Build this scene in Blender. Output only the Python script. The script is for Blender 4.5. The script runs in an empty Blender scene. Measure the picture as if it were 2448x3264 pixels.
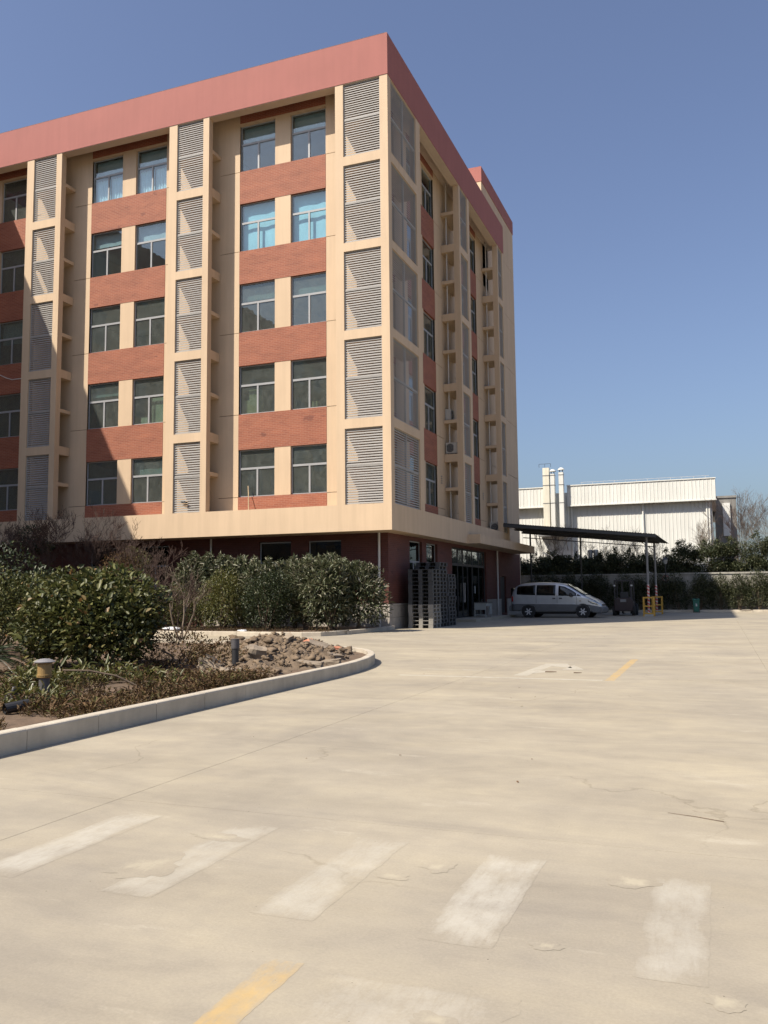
import bpy, bmesh, math, random
import numpy as np
from mathutils import Vector, Matrix, noise
random.seed(7); rng = np.random.default_rng(7)
R = math.radians
scene = bpy.context.scene
col = scene.collection

# ------------------------------------------------------------------ camera
cam_d = bpy.data.cameras.new('camera'); cam = bpy.data.objects.new('camera', cam_d); col.objects.link(cam)
cam_d.sensor_fit = 'VERTICAL'; cam_d.sensor_height = 24; cam_d.sensor_width = 18; cam_d.lens = 20.051
cam_d.clip_start = 0.1; cam_d.clip_end = 3000
YAW, PITCH, ROLL = 0.369812, 0.093757, -0.0099886
fwd = Vector((-math.sin(YAW)*math.cos(PITCH), math.cos(YAW)*math.cos(PITCH), math.sin(PITCH)))
rgt = Vector((math.cos(YAW), math.sin(YAW), 0)); upv = rgt.cross(fwd)
r_ = math.cos(ROLL)*rgt + math.sin(ROLL)*upv; u_ = -math.sin(ROLL)*rgt + math.cos(ROLL)*upv
m3 = Matrix((r_, u_, -fwd)).transposed()
cam.matrix_world = Matrix.Translation((11.463, -30.399, 1.45)) @ m3.to_4x4()
scene.camera = cam

# ------------------------------------------------------------------ sky, sun, exposure
SUN_EL = R(49.0); SUN_TRAVEL = Vector((0.593*math.cos(SUN_EL), 0.805*math.cos(SUN_EL), -math.sin(SUN_EL)))
world = bpy.data.worlds.new('World'); scene.world = world; world.use_nodes = True
wn = world.node_tree; bg = wn.nodes['Background']
sky = wn.nodes.new('ShaderNodeTexSky'); sky.sky_type = 'NISHITA'; sky.sun_disc = False
sky.sun_elevation = SUN_EL; sky.sun_rotation = math.atan2(-0.593, -0.805)
sky.altitude = 0; sky.air_density = 1.25; sky.dust_density = 2.8; sky.ozone_density = 8.0
hs = wn.nodes.new('ShaderNodeHueSaturation'); hs.inputs['Hue'].default_value = .508; hs.inputs['Saturation'].default_value = .86
wn.links.new(sky.outputs[0], hs.inputs['Color']); wn.links.new(hs.outputs[0], bg.inputs[0]); bg.inputs[1].default_value = 0.086
sun_d = bpy.data.lights.new('sun', 'SUN'); sun = bpy.data.objects.new('sun', sun_d); col.objects.link(sun)
sun_d.energy = 4.5; sun_d.angle = R(0.53); sun_d.color = (1.0, 0.90, 0.76)
sun.rotation_euler = SUN_TRAVEL.to_track_quat('-Z', 'Y').to_euler(); sun.location = (-30, -40, 60)
vs = scene.view_settings; vs.view_transform = 'Standard'; vs.look = 'None'; vs.gamma = 1.0; vs.use_curve_mapping = False
vs.exposure = 0.70
scene.render.engine = 'CYCLES'
scene.cycles.max_bounces = 6; scene.cycles.transparent_max_bounces = 16; scene.cycles.glossy_bounces = 3
scene.cycles.diffuse_bounces = 3; scene.cycles.caustics_reflective = False; scene.cycles.caustics_refractive = False

# ------------------------------------------------------------------ helpers
def tag(o, label=None, cat=None, group=None, kind=None):
    if label: o['label'] = label
    if cat: o['category'] = cat
    if group: o['group'] = group
    if kind: o['kind'] = kind
    return o
def empty(name, loc=(0, 0, 0), rz=0, label=None, cat=None, group=None):
    o = bpy.data.objects.new(name, None); o.empty_display_size = .2; col.objects.link(o)
    o.location = loc; o.rotation_euler = (0, 0, rz); return tag(o, label, cat, group)
def link(name, mesh, parent=None, loc=None, rot=None):
    o = bpy.data.objects.new(name, mesh); col.objects.link(o)
    if parent: o.parent = parent
    if loc is not None: o.location = loc
    if rot is not None: o.rotation_euler = rot
    return o
def copy_tree(o, parent=None):
    c = o.copy(); col.objects.link(c); c.parent = parent
    for ch in list(o.children): copy_tree(ch, c)
    return c
class MB:
    def __init__(s): s.v = []; s.f = []; s.mi = []; s.cur = 0
    def face(s, idx): s.f.append(idx); s.mi.append(s.cur)
    def box(s, x0, x1, y0, y1, z0, z1):
        x0, x1 = min(x0, x1), max(x0, x1); y0, y1 = min(y0, y1), max(y0, y1); z0, z1 = min(z0, z1), max(z0, z1)
        b = len(s.v)
        s.v += [(x0,y0,z0),(x1,y0,z0),(x1,y1,z0),(x0,y1,z0),(x0,y0,z1),(x1,y0,z1),(x1,y1,z1),(x0,y1,z1)]
        for q in ((3,2,1,0),(4,5,6,7),(0,1,5,4),(1,2,6,5),(2,3,7,6),(3,0,4,7)): s.face([b+i for i in q])
        return s
    def quad(s, *p):
        b = len(s.v); s.v += [tuple(q) for q in p]; s.face(list(range(b, b+len(p)))); return s
    def prism(s, poly, lo, hi, axis='y'):
        # polygon in the two other axes, extruded along axis
        b = len(s.v); n = len(poly)
        for h in (lo, hi):
            for (a, c) in poly:
                s.v.append({'y': (a, h, c), 'x': (h, a, c), 'z': (a, c, h)}[axis])
        s.face([b+i for i in range(n)][::-1]); s.face([b+n+i for i in range(n)])
        for i in range(n): j = (i+1) % n; s.face([b+i, b+j, b+n+j, b+n+i])
        return s
    def tube(s, pts, rad, n=8, cap=True):
        pts = [Vector(p) for p in pts]; k = len(pts)
        rads = rad if isinstance(rad, (list, tuple)) else [rad]*k
        rings = []
        for i, p in enumerate(pts):
            d = (pts[min(i+1, k-1)]-pts[max(i-1, 0)]).normalized()
            a = Vector((0, 0, 1)) if abs(d.z) < .95 else Vector((1, 0, 0))
            e1 = d.cross(a).normalized(); e2 = d.cross(e1)
            b = len(s.v); rings.append(b)
            for j in range(n):
                t = 2*math.pi*j/n; s.v.append(tuple(p+rads[i]*(math.cos(t)*e1+math.sin(t)*e2)))
        for a, b in zip(rings, rings[1:]):
            for j in range(n): q = (j+1) % n; s.face([a+j, b+j, b+q, a+q])
        if cap:
            s.face([rings[0]+j for j in range(n)]); s.face([rings[-1]+j for j in range(n)][::-1])
        return s
    def lathe(s, prof, n=20, c=(0, 0, 0)):
        rings = []
        for (rr, z) in prof:
            b = len(s.v); rings.append(b)
            for j in range(n):
                t = 2*math.pi*j/n; s.v.append((c[0]+rr*math.cos(t), c[1]+rr*math.sin(t), c[2]+z))
        for a, b in zip(rings, rings[1:]):
            for j in range(n): q = (j+1) % n; s.face([a+j, a+q, b+q, b+j])
        s.face([rings[0]+j for j in range(n)][::-1]); s.face([rings[-1]+j for j in range(n)])
        return s
    def mesh(s, name, mats, smooth=False):
        me = bpy.data.meshes.new(name); me.from_pydata(s.v, [], s.f)
        for m in (mats if isinstance(mats, (list, tuple)) else [mats]): me.materials.append(m)
        if any(s.mi): me.polygons.foreach_set('material_index', s.mi)
        if smooth: me.polygons.foreach_set('use_smooth', [True]*len(me.polygons))
        me.update(); return me
    def build(s, name, mats, parent=None, smooth=False, bevel=0, loc=None, rot=None):
        o = link(name, s.mesh(name, mats, smooth), parent, loc, rot)
        if bevel:
            md = o.modifiers.new('bevel', 'BEVEL'); md.width = bevel; md.segments = 2; md.limit_method = 'ANGLE'
        return o
def np_mesh(name, V, quads, mats, smooth=False):
    me = bpy.data.meshes.new(name); V = np.asarray(V, np.float32); Q = np.asarray(quads, np.int32)
    me.vertices.add(len(V)); me.vertices.foreach_set('co', V.ravel())
    me.loops.add(Q.size); me.loops.foreach_set('vertex_index', Q.ravel())
    me.polygons.add(len(Q)); me.polygons.foreach_set('loop_start', np.arange(0, Q.size, Q.shape[1], dtype=np.int32))
    me.polygons.foreach_set('loop_total', np.full(len(Q), Q.shape[1], np.int32))
    if smooth: me.polygons.foreach_set('use_smooth', np.ones(len(Q), bool))
    me.materials.append(mats); me.update(calc_edges=True); return me

# ------------------------------------------------------------------ materials
def new_mat(name):
    m = bpy.data.materials.new(name); m.use_nodes = True
    nt = m.node_tree; return m, nt, nt.nodes['Principled BSDF']
def N(nt, t, **kw):
    n = nt.nodes.new(t)
    for k, v in kw.items(): setattr(n, k, v)
    return n
def noise_n(nt, vec, scale, detail=4, rough=.55):
    n = N(nt, 'ShaderNodeTexNoise'); n.inputs['Scale'].default_value = scale
    n.inputs['Detail'].default_value = detail; n.inputs['Roughness'].default_value = rough
    nt.links.new(vec, n.inputs['Vector']); return n.outputs['Fac']
def ramp(nt, fac, stops):
    n = N(nt, 'ShaderNodeValToRGB'); e = n.color_ramp.elements
    while len(e) < len(stops): e.new(.5)
    for el, (p, c) in zip(e, stops): el.position = p; el.color = (*c, 1)
    nt.links.new(fac, n.inputs[0]); return n.outputs[0]
def mixc(nt, fac, a, b, mode='MIX'):
    n = N(nt, 'ShaderNodeMix', data_type='RGBA', blend_type=mode)
    for s, v in ((n.inputs[0], fac), (n.inputs[6], a), (n.inputs[7], b)):
        if hasattr(v, 'links'): nt.links.new(v, s)
        elif isinstance(v, (int, float)): s.default_value = v
        else: s.default_value = (*v, 1)
    return n.outputs[2]
def math_n(nt, op, a, b=0.0, clamp=False):
    n = N(nt, 'ShaderNodeMath', operation=op, use_clamp=clamp)
    for s, v in ((n.inputs[0], a), (n.inputs[1], b)):
        if hasattr(v, 'links'): nt.links.new(v, s)
        else: s.default_value = v
    return n.outputs[0]
def pos(nt): return N(nt, 'ShaderNodeNewGeometry').outputs['Position']
def objc(nt): return N(nt, 'ShaderNodeTexCoord').outputs['Object']
def mapping(nt, vec, scale):
    n = N(nt, 'ShaderNodeMapping'); n.inputs['Scale'].default_value = scale; nt.links.new(vec, n.inputs[0]); return n.outputs[0]
def bump(nt, bs, h, strength, dist=.01):
    b = N(nt, 'ShaderNodeBump'); b.inputs['Strength'].default_value = strength; b.inputs['Distance'].default_value = dist
    nt.links.new(h, b.inputs['Height']); nt.links.new(b.outputs[0], bs.inputs['Normal'])
def mul(c, k): return tuple(min(1, x*k) for x in c)
def mat(name, c, rough=.7, var=.12, scale=1.5, bmp=0, bscale=60, metal=0, spec=.5, streak=0, local=False, coat=0):
    m, nt, bs = new_mat(name); p = objc(nt) if local else pos(nt)
    n1 = noise_n(nt, p, scale, 5, .6)
    cc = ramp(nt, n1, [(.3, mul(c, 1-var)), (.7, mul(c, 1+var))])
    if streak:
        n2 = noise_n(nt, mapping(nt, p, (3, 3, .18)), 1.0, 5, .65)
        cc = mixc(nt, 1.0, cc, ramp(nt, n2, [(.35, (1-streak,)*3), (.6, (1, 1, 1))]), 'MULTIPLY')
    nt.links.new(cc, bs.inputs['Base Color'])
    bs.inputs['Roughness'].default_value = rough; bs.inputs['Metallic'].default_value = metal
    bs.inputs['Specular IOR Level'].default_value = spec; bs.inputs['Coat Weight'].default_value = coat
    if bmp: bump(nt, bs, noise_n(nt, p, bscale, 4), bmp)
    return m
def facade_uv(nt):
    g = N(nt, 'ShaderNodeNewGeometry'); sx = N(nt, 'ShaderNodeSeparateXYZ'); nt.links.new(g.outputs['Position'], sx.inputs[0])
    sn = N(nt, 'ShaderNodeSeparateXYZ'); nt.links.new(g.outputs['True Normal'], sn.inputs[0])
    s = math_n(nt, 'GREATER_THAN', math_n(nt, 'ABSOLUTE', sn.outputs[0]), .5)
    mx = N(nt, 'ShaderNodeMix', data_type='FLOAT'); nt.links.new(s, mx.inputs[0]); nt.links.new(sx.outputs[0], mx.inputs[2]); nt.links.new(sx.outputs[1], mx.inputs[3])
    cb = N(nt, 'ShaderNodeCombineXYZ'); nt.links.new(mx.outputs[0], cb.inputs[0]); nt.links.new(sx.outputs[2], cb.inputs[1])
    return cb.outputs[0], g.outputs['Position']
def brick_mat(name, c1, c2, mort):
    m, nt, bs = new_mat(name); uv, p = facade_uv(nt)
    b = N(nt, 'ShaderNodeTexBrick'); nt.links.new(uv, b.inputs['Vector'])
    b.inputs['Scale'].default_value = 1; b.inputs['Brick Width'].default_value = .25; b.inputs['Row Height'].default_value = .075
    b.inputs['Mortar Size'].default_value = .008; b.inputs['Mortar Smooth'].default_value = .2; b.inputs['Bias'].default_value = -.1
    b.inputs['Color1'].default_value = (*c1, 1); b.inputs['Color2'].default_value = (*c2, 1); b.inputs['Mortar'].default_value = (*mort, 1)
    big = ramp(nt, noise_n(nt, mapping(nt, p, (.6, .6, 2.2)), 1.4, 5, .6), [(.3, (.82, .80, .80)), (.55, (1, 1, 1)), (.75, (1.12, 1.1, 1.06))])
    dk = ramp(nt, noise_n(nt, mapping(nt, p, (1, 1, 2.5)), .9, 3), [(.68, (1, 1, 1)), (.72, (.66, .62, .68))])
    cc = mixc(nt, 1, mixc(nt, 1, b.outputs['Color'], big, 'MULTIPLY'), dk, 'MULTIPLY')
    nt.links.new(cc, bs.inputs['Base Color']); bs.inputs['Roughness'].default_value = .75
    bump(nt, bs, math_n(nt, 'SUBTRACT', 1.0, b.outputs['Fac']), .5, .006); return m
def leaf_mat(name, stops, rough=.42, trans=.25, spec=.5):
    m, nt, bs = new_mat(name)
    g = N(nt, 'ShaderNodeNewGeometry'); cc = ramp(nt, g.outputs['Random Per Island'], stops)
    big = ramp(nt, noise_n(nt, g.outputs['Position'], 1.3, 3), [(.3, (.75, .75, .75)), (.7, (1.15, 1.15, 1.1))])
    cc = mixc(nt, 1, cc, big, 'MULTIPLY')
    nt.links.new(cc, bs.inputs['Base Color']); bs.inputs['Roughness'].default_value = rough; bs.inputs['Specular IOR Level'].default_value = spec
    tr = N(nt, 'ShaderNodeBsdfTranslucent'); nt.links.new(cc, tr.inputs[0])
    ms = N(nt, 'ShaderNodeMixShader'); ms.inputs[0].default_value = trans
    nt.links.new(bs.outputs[0], ms.inputs[1]); nt.links.new(tr.outputs[0], ms.inputs[2])
    nt.links.new(ms.outputs[0], nt.nodes['Material Output'].inputs[0]); return m
def glass_mat(name, tint, base=.05, ior=1.5, rough=0.0, dirt=.0):
    m, nt, bs = new_mat(name); out = nt.nodes['Material Output']
    tr = N(nt, 'ShaderNodeBsdfTransparent'); tr.inputs[0].default_value = (*tint, 1)
    gl = N(nt, 'ShaderNodeBsdfGlossy'); gl.inputs['Roughness'].default_value = rough; gl.inputs[0].default_value = (.92, .97, 1, 1)
    fr = N(nt, 'ShaderNodeLayerWeight'); fr.inputs[0].default_value = .5
    f = math_n(nt, 'ADD', math_n(nt, 'MULTIPLY', math_n(nt, 'POWER', fr.outputs['Facing'], 4.0), .9), base, True)
    # slightly wavy float glass
    p = pos(nt); bp = N(nt, 'ShaderNodeBump'); bp.inputs['Strength'].default_value = .05; bp.inputs['Distance'].default_value = .05
    nt.links.new(noise_n(nt, p, 1.6, 2), bp.inputs['Height']); nt.links.new(bp.outputs[0], gl.inputs['Normal'])
    ms = N(nt, 'ShaderNodeMixShader'); nt.links.new(f, ms.inputs[0]); nt.links.new(tr.outputs[0], ms.inputs[1]); nt.links.new(gl.outputs[0], ms.inputs[2])
    last = ms.outputs[0]
    if dirt:
        df = N(nt, 'ShaderNodeBsdfDiffuse'); df.inputs[0].default_value = (.34, .36, .34, 1)
        dm = ramp(nt, noise_n(nt, mapping(nt, p, (2.2, 2.2, 1.6)), 2.2, 8, .7), [(.3, (dirt*.35,)*3), (.75, (dirt, dirt, dirt))])
        m2 = N(nt, 'ShaderNodeMixShader'); nt.links.new(dm, m2.inputs[0]); nt.links.new(last, m2.inputs[1]); nt.links.new(df.outputs[0], m2.inputs[2]); last = m2.outputs[0]
    nt.links.new(last, out.inputs[0]); return m
def yard_color(nt, p):
    a = noise_n(nt, mapping(nt, p, (.33, .8, 1)), 1.0, 8, .64)
    c = ramp(nt, a, [(.28, (.302, .267, .204)), (.5, (.345, .307, .236)), (.72, (.390, .347, .266))])
    b = ramp(nt, noise_n(nt, p, .55, 5, .6), [(.3, (.88, .88, .90)), (.7, (1.07, 1.06, 1.03))])
    c = mixc(nt, 1, c, b, 'MULTIPLY')
    dn = N(nt, 'ShaderNodeTexNoise'); dn.inputs['Scale'].default_value = .9; dn.inputs['Detail'].default_value = 7; dn.inputs['Roughness'].default_value = .62; dn.inputs['Distortion'].default_value = 2.2
    nt.links.new(mapping(nt, p, (.5, .9, 1)), dn.inputs['Vector'])
    c = mixc(nt, 1, c, ramp(nt, dn.outputs['Fac'], [(.32, (.90, .90, .91)), (.5, (1, 1, 1)), (.68, (1.07, 1.065, 1.04))]), 'MULTIPLY')
    mo = ramp(nt, noise_n(nt, p, 3.2, 7, .7), [(.32, (.93, .93, .94)), (.68, (1.05, 1.045, 1.03))])
    c = mixc(nt, 1, c, mo, 'MULTIPLY')
    wp = N(nt, 'ShaderNodeVectorMath', operation='ADD'); wn_ = N(nt, 'ShaderNodeTexNoise'); wn_.inputs['Scale'].default_value = 1.1; wn_.inputs['Detail'].default_value = 6
    nt.links.new(p, wn_.inputs['Vector']); nt.links.new(p, wp.inputs[0]); nt.links.new(wn_.outputs['Color'], wp.inputs[1])
    cv = N(nt, 'ShaderNodeTexVoronoi', feature='DISTANCE_TO_EDGE'); cv.inputs['Scale'].default_value = .30; nt.links.new(wp.outputs[0], cv.inputs['Vector'])
    ck = ramp(nt, cv.outputs['Distance'], [(.001, (.80, .79, .77)), (.003, (1, 1, 1))])
    c = mixc(nt, ramp(nt, noise_n(nt, p, .35, 3), [(.52, (0, 0, 0)), (.60, (1, 1, 1))]), c, mixc(nt, 1, c, ck, 'MULTIPLY'))
    gr = ramp(nt, noise_n(nt, mapping(nt, p, (1, .6, 1)), .16, 4, .55), [(.42, (0, 0, 0)), (.62, (.55, .55, .55))])
    c = mixc(nt, gr, c, mixc(nt, 1, c, (.88, .90, .96), 'MULTIPLY'))
    pale = ramp(nt, noise_n(nt, mapping(nt, p, (.5, 1.4, 1)), 1.7, 7, .7), [(.60, (0, 0, 0)), (.70, (.5, .5, .5))])
    c = mixc(nt, pale, c, (.445, .405, .325))
    tyre = ramp(nt, noise_n(nt, mapping(nt, p, (.09, 1.7, 1)), 2.0, 4, .6), [(.58, (1, 1, 1)), (.72, (.93, .93, .94))])
    c = mixc(nt, 1, c, tyre, 'MULTIPLY')
    fine = ramp(nt, noise_n(nt, p, 70, 3, .7), [(.3, (.93, .93, .93)), (.7, (1.06, 1.06, 1.06))])
    c = mixc(nt, 1, c, fine, 'MULTIPLY')
    v = N(nt, 'ShaderNodeTexVoronoi'); v.inputs['Scale'].default_value = 7.0; nt.links.new(p, v.inputs['Vector'])
    sp = ramp(nt, v.outputs['Distance'], [(.015, (.35, .33, .3)), (.03, (1, 1, 1))])
    c = mixc(nt, 1, c, sp, 'MULTIPLY')
    return c
def concrete_yard():
    m, nt, bs = new_mat('yard_concrete'); p = pos(nt)
    nt.links.new(yard_color(nt, p), bs.inputs['Base Color']); bs.inputs['Roughness'].default_value = .88; bs.inputs['Specular IOR Level'].default_value = .25
    bump(nt, bs, noise_n(nt, p, 45, 6, .7), .25, .004); return m
def paint_mat(name, c, wear, edge, ew=.13, most=.9, k1=5.0, k2=9.0):
    """worn road paint: where the noise is high the bare concrete comes through"""
    m, nt, bs = new_mat(name); p = pos(nt)
    n = noise_n(nt, mapping(nt, p, (1.6, .9, 1)), 2.6, 9, .72)
    tc = N(nt, 'ShaderNodeTexCoord'); sg = N(nt, 'ShaderNodeSeparateXYZ'); nt.links.new(tc.outputs['Generated'], sg.inputs[0])
    ed = []
    for i, k in ((0, k1), (1, k2)):
        ed.append(math_n(nt, 'MULTIPLY', math_n(nt, 'MINIMUM', sg.outputs[i], math_n(nt, 'SUBTRACT', 1.0, sg.outputs[i])), k, True))
    em = math_n(nt, 'MINIMUM', ed[0], ed[1])
    n = math_n(nt, 'ADD', n, math_n(nt, 'MULTIPLY', math_n(nt, 'SUBTRACT', 1.0, em), ew))
    sc = ramp(nt, noise_n(nt, mapping(nt, p, (6, .8, 1)), 6, 6, .7), [(.5, (0, 0, 0)), (.75, (.16, .16, .16))])
    n = math_n(nt, 'ADD', n, sc)
    a = ramp(nt, n, [(wear-edge, (most,)*3), (wear+edge, (0, 0, 0))])
    st = ramp(nt, noise_n(nt, p, 9, 6, .7), [(.35, mul(c, .88)), (.7, c)])
    nt.links.new(mixc(nt, a, yard_color(nt, p), st), bs.inputs['Base Color']); bs.inputs['Roughness'].default_value = .88; bs.inputs['Specular IOR Level'].default_value = .25
    bump(nt, bs, noise_n(nt, p, 45, 6, .7), .25, .004); return m
BEIGE = mat('beige_paint', (.555, .420, .285), .8, .045, .5, bmp=.12, bscale=90, streak=.09)
RED = mat('red_parapet_paint', (.315, .112, .094), .8, .05, .6, bmp=.1, bscale=80, streak=.06)
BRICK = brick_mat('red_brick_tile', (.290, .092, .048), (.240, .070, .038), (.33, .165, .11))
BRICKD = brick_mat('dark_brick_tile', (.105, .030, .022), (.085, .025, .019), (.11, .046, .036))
SOFFIT = mat('soffit_paint', (.55, .44, .34), .85, .05)
LOUV = mat('louvre_aluminium', (.33, .32, .305), .6, .05, 2, spec=.5)
FRAME = mat('window_aluminium', (.30, .31, .32), .4, .06, 2)
GROOVE = mat('groove_dark', (.06, .05, .045), .9, .05)
INT = mat('room_plaster', (.58, .57, .53), .9, .06)
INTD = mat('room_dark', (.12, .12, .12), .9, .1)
GLASS = glass_mat('window_glass', (.66, .76, .75), .075, 1.52, 0, .16)
GLASSC = glass_mat('clear_glass', (.84, .94, .97), .075, 1.5, 0, .03)
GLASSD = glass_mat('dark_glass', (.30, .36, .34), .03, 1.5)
CURT_W = mat('white_curtain', (.72, .78, .80), .9, .05, 4)
CURT_B = mat('blue_blind', (.40, .58, .62), .85, .10, 1.2)
BLIND = mat('grey_blind', (.36, .38, .37), .85, .1, 2)
STONE = mat('plinth_stone', (.36, .33, .29), .85, .12, 3, bmp=.2)
KERB = mat('kerb_concrete', (.46, .41, .33), .9, .14, 2.5, bmp=.3, bscale=50, streak=.12)
SOIL = mat('soil', (.115, .078, .050), .95, .35, 4, bmp=.9, bscale=22)
CLOD = mat('soil_clod', (.148, .108, .071), .95, .3, 6, bmp=.8, bscale=40)
RUBBLE = mat('broken_concrete', (.24, .195, .145), .95, .2, 5, bmp=.6, bscale=40)
TERRA = mat('broken_brick', (.42, .17, .10), .9, .2, 8, bmp=.4)
YARD = concrete_yard()
JOINT = mat('joint_dirt', (.235, .20, .15), .95, .3, 6)
WHITEP = paint_mat('worn_white_paint', (.53, .51, .45), .57, .16, .20, .50)
WHITEF = paint_mat('faded_white_paint', (.51, .49, .43), .54, .18, .22, .44)
WHITET = paint_mat('thin_white_paint', (.50, .475, .415), .48, .14, .25, .4)
WHITEL = paint_mat('line_white_paint', (.50, .475, .405), .60, .16, 0.0, .6)
SPALL = paint_mat('spalled_concrete', (.43, .385, .29), .62, .12, .5, .8, 2.2, 2.2)
YELP = paint_mat('worn_yellow_paint', (.50, .345, .14), .60, .14, .13, .75)
PIPE = mat('white_pipe', (.55, .53, .50), .5, .05)
STEELG = mat('grey_painted_steel', (.20, .20, .20), .5, .1)
DARKS = mat('dark_steel', (.035, .036, .038), .5, .1)
YELLOW = mat('yellow_safety_paint', (.52, .29, .035), .5, .12, 4)
BARK = mat('bark', (.13, .095, .065), .9, .25, 8, bmp=.4)
BARKP = mat('pale_bark', (.15, .115, .085), .9, .25, 8, bmp=.4)
TWIG = mat('brown_twigs', (.060, .036, .028), .9, .25, 5)
BLACKP = mat('black_plastic', (.022, .022, .024), .5, .1)
L_PHOT = leaf_mat('photinia_leaf', [(0, (.036, .045, .014)), (.45, (.068, .078, .025)), (.8, (.125, .130, .042)), (.96, (.18, .17, .07)), (1, (.22, .12, .05))], .48, .22, .35)
L_LOQ = leaf_mat('loquat_leaf', [(0, (.055, .070, .032)), (.5, (.10, .115, .060)), (.85, (.18, .18, .115)), (1, (.30, .275, .21))], .45, .2, .5)
L_YEL = leaf_mat('yellow_green_leaf', [(0, (.06, .070, .018)), (.6, (.11, .115, .03)), (1, (.17, .15, .05))], .45, .25)
L_OSM = leaf_mat('evergreen_leaf', [(0, (.014, .024, .010)), (.6, (.030, .045, .018)), (1, (.065, .078, .030))], .45, .15, .4)
L_WALL = leaf_mat('wall_shrub_leaf', [(0, (.026, .036, .014)), (.6, (.052, .064, .028)), (.9, (.10, .105, .05)), (1, (.15, .14, .08))], .5, .15, .35)
L_BRN = leaf_mat('brown_leaf', [(0, (.10, .055, .030)), (.5, (.16, .090, .050)), (.8, (.20, .13, .06)), (1, (.12, .12, .04))], .7, .2, .2)
L_DRY = leaf_mat('dry_weed', [(0, (.070, .042, .024)), (.45, (.135, .083, .045)), (.78, (.115, .080, .036)), (.93, (.07, .078, .022)), (1, (.22, .16, .10))], .7, .2, .2)

# ================================================================== ground and yard
g = MB(); g.quad((-900, -900, -.025), (900, -900, -.025), (900, 900, -.025), (-900, 900, -.025))
tag(g.build('ground', JOINT), kind='structure')
yard = tag(empty('yard'), kind='structure')
XJ = [-2.2 + 4.805*k for k in range(0, 11)]; YJ = [-37.25 + 6*k for k in range(0, 11)] + [27.38]
for i in range(len(XJ)-1):
    for j in range(len(YJ)-1):
        y0, y1 = YJ[j], YJ[j+1]
        hx = .0022
        MB().box(XJ[i]+hx, XJ[i+1]-hx, y0+hx, y1-hx, -.02, 0).build('concrete_slab', YARD, yard)
# paved strip along the front, west of the slab field and the road round the island
MB().box(-40, -2.2-.0045, -37.25, 1.35, -.02, 0).build('road', YARD, yard)
MB().box(-40, 45.9, -75, -37.255, -.02, 0).build('road', YARD, yard)
MB().box(-16, -2.2-.0045, 1.36, 27.38, -.02, -.001).build('road', YARD, yard)
# painted markings: rough-edged sheets 4 mm above the slabs
def rough_patch(name, x0, x1, y0, y1, m, jag=.010, step=.035, z=.0007):
    def edge(a, b):
        n = max(2, int((Vector(b)-Vector(a)).length/step)); out = []
        d = (Vector(b)-Vector(a)).normalized(); nn = Vector((-d.y, d.x))
        for k in range(n):
            p = Vector(a).lerp(Vector(b), k/n)
            w = 0 if k == 0 else jag*noise.fractal(Vector((p.x*7+x0*9, p.y*7, 3.1)), .8, 2.2, 3)
            out.append(p+nn*w)
        return out
    c = [(x0, y0), (x1, y0), (x1, y1), (x0, y1)]
    pts = sum([edge(c[k], c[(k+1) % 4]) for k in range(4)], [])
    b = MB(); b.quad(*[(p.x, p.y, z) for p in pts]); return b.build(name, m, yard)
for (x0, x1, y0, y1, m) in ((7.70, 8.00, -26.83, -25.53, WHITEP), (8.56, 8.86, -26.84, -25.53, WHITEF), (9.40, 9.72, -26.84, -25.56, WHITEF),
                            (10.22, 10.54, -26.86, -25.63, WHITEP), (11.10, 11.37, -26.92, -25.70, WHITEF)):
    rough_patch('crosswalk_stripe', x0, x1, y0, y1, m)
rough_patch('crosswalk_stripe', 10.0, 10.75, -27.75, -27.25, WHITET, .06)
rough_patch('crosswalk_stripe', 10.9, 11.2, -27.75, -27.35, WHITET, .05)
rough_patch('lane_line', 9.735, 9.885, -29.2, -27.24, YELP)
rough_patch('lane_line', 9.70, 9.85, -16.1, -11.55, YELP, .015)
rough_patch('stop_line', 6.15, 9.66, -16.13, -15.98, WHITEL, .01)
rough_patch('faded_line', 4.8, 7.4, 1.0, 1.75, WHITET, .05)
rough_patch('faded_line', 5.9, 7.6, -14.9, -14.7, WHITET, .05)
# spalled spots: shallow pits drawn as flat patches a little paler than the slab
def spall(x, y, rx, ry, sd):
    b = MB(); n = 40; c = []
    for k in range(n):
        t = 2*math.pi*k/n; q = 1+.42*noise.fractal(Vector((math.cos(t)*1.5+sd, math.sin(t)*1.5, sd)), .8, 2, 3); c.append((x+rx*q*math.cos(t), y+ry*q*math.sin(t)))
    b.quad(*[(px, py, .0014) for px, py in c]); b.build('spalled_patch', SPALL, yard)
for q in ((8.52, -26.42, .20, .20, 1.1), (8.62, -25.83, .2, .07, 2.3), (10.02, -25.93, .11, .08, 3.7), (9.85, -26.15, .10, .05, 4.1), (11.0, -25.84, .13, .09, 5.2), (11.42, -27.02, .07, .07, 6.6), (10.5, -27.5, .09, .05, 7.7), (10.75, -26.75, .06, .05, 9.3), (7.85, -27.0, .06, .05, 11.2)): spall(*q)
# bent turn arrow
b = MB()
b.quad((8.10, -15.62, .0008), (8.34, -15.62, .0008), (8.40, -13.6, .0008), (8.20, -13.1, .0008))
b.quad((8.20, -13.1, .0008), (8.40, -13.6, .0008), (8.85, -13.95, .0008), (8.60, -13.0, .0008))
b.quad((8.72, -14.35, .0008), (9.10, -14.2, .0008), (8.78, -13.3, .0008))
b.quad((8.34, -15.2, .0008), (8.62, -14.75, .0008), (8.37, -14.6, .0008))
b.build('turn_arrow', WHITEL, yard)
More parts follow.
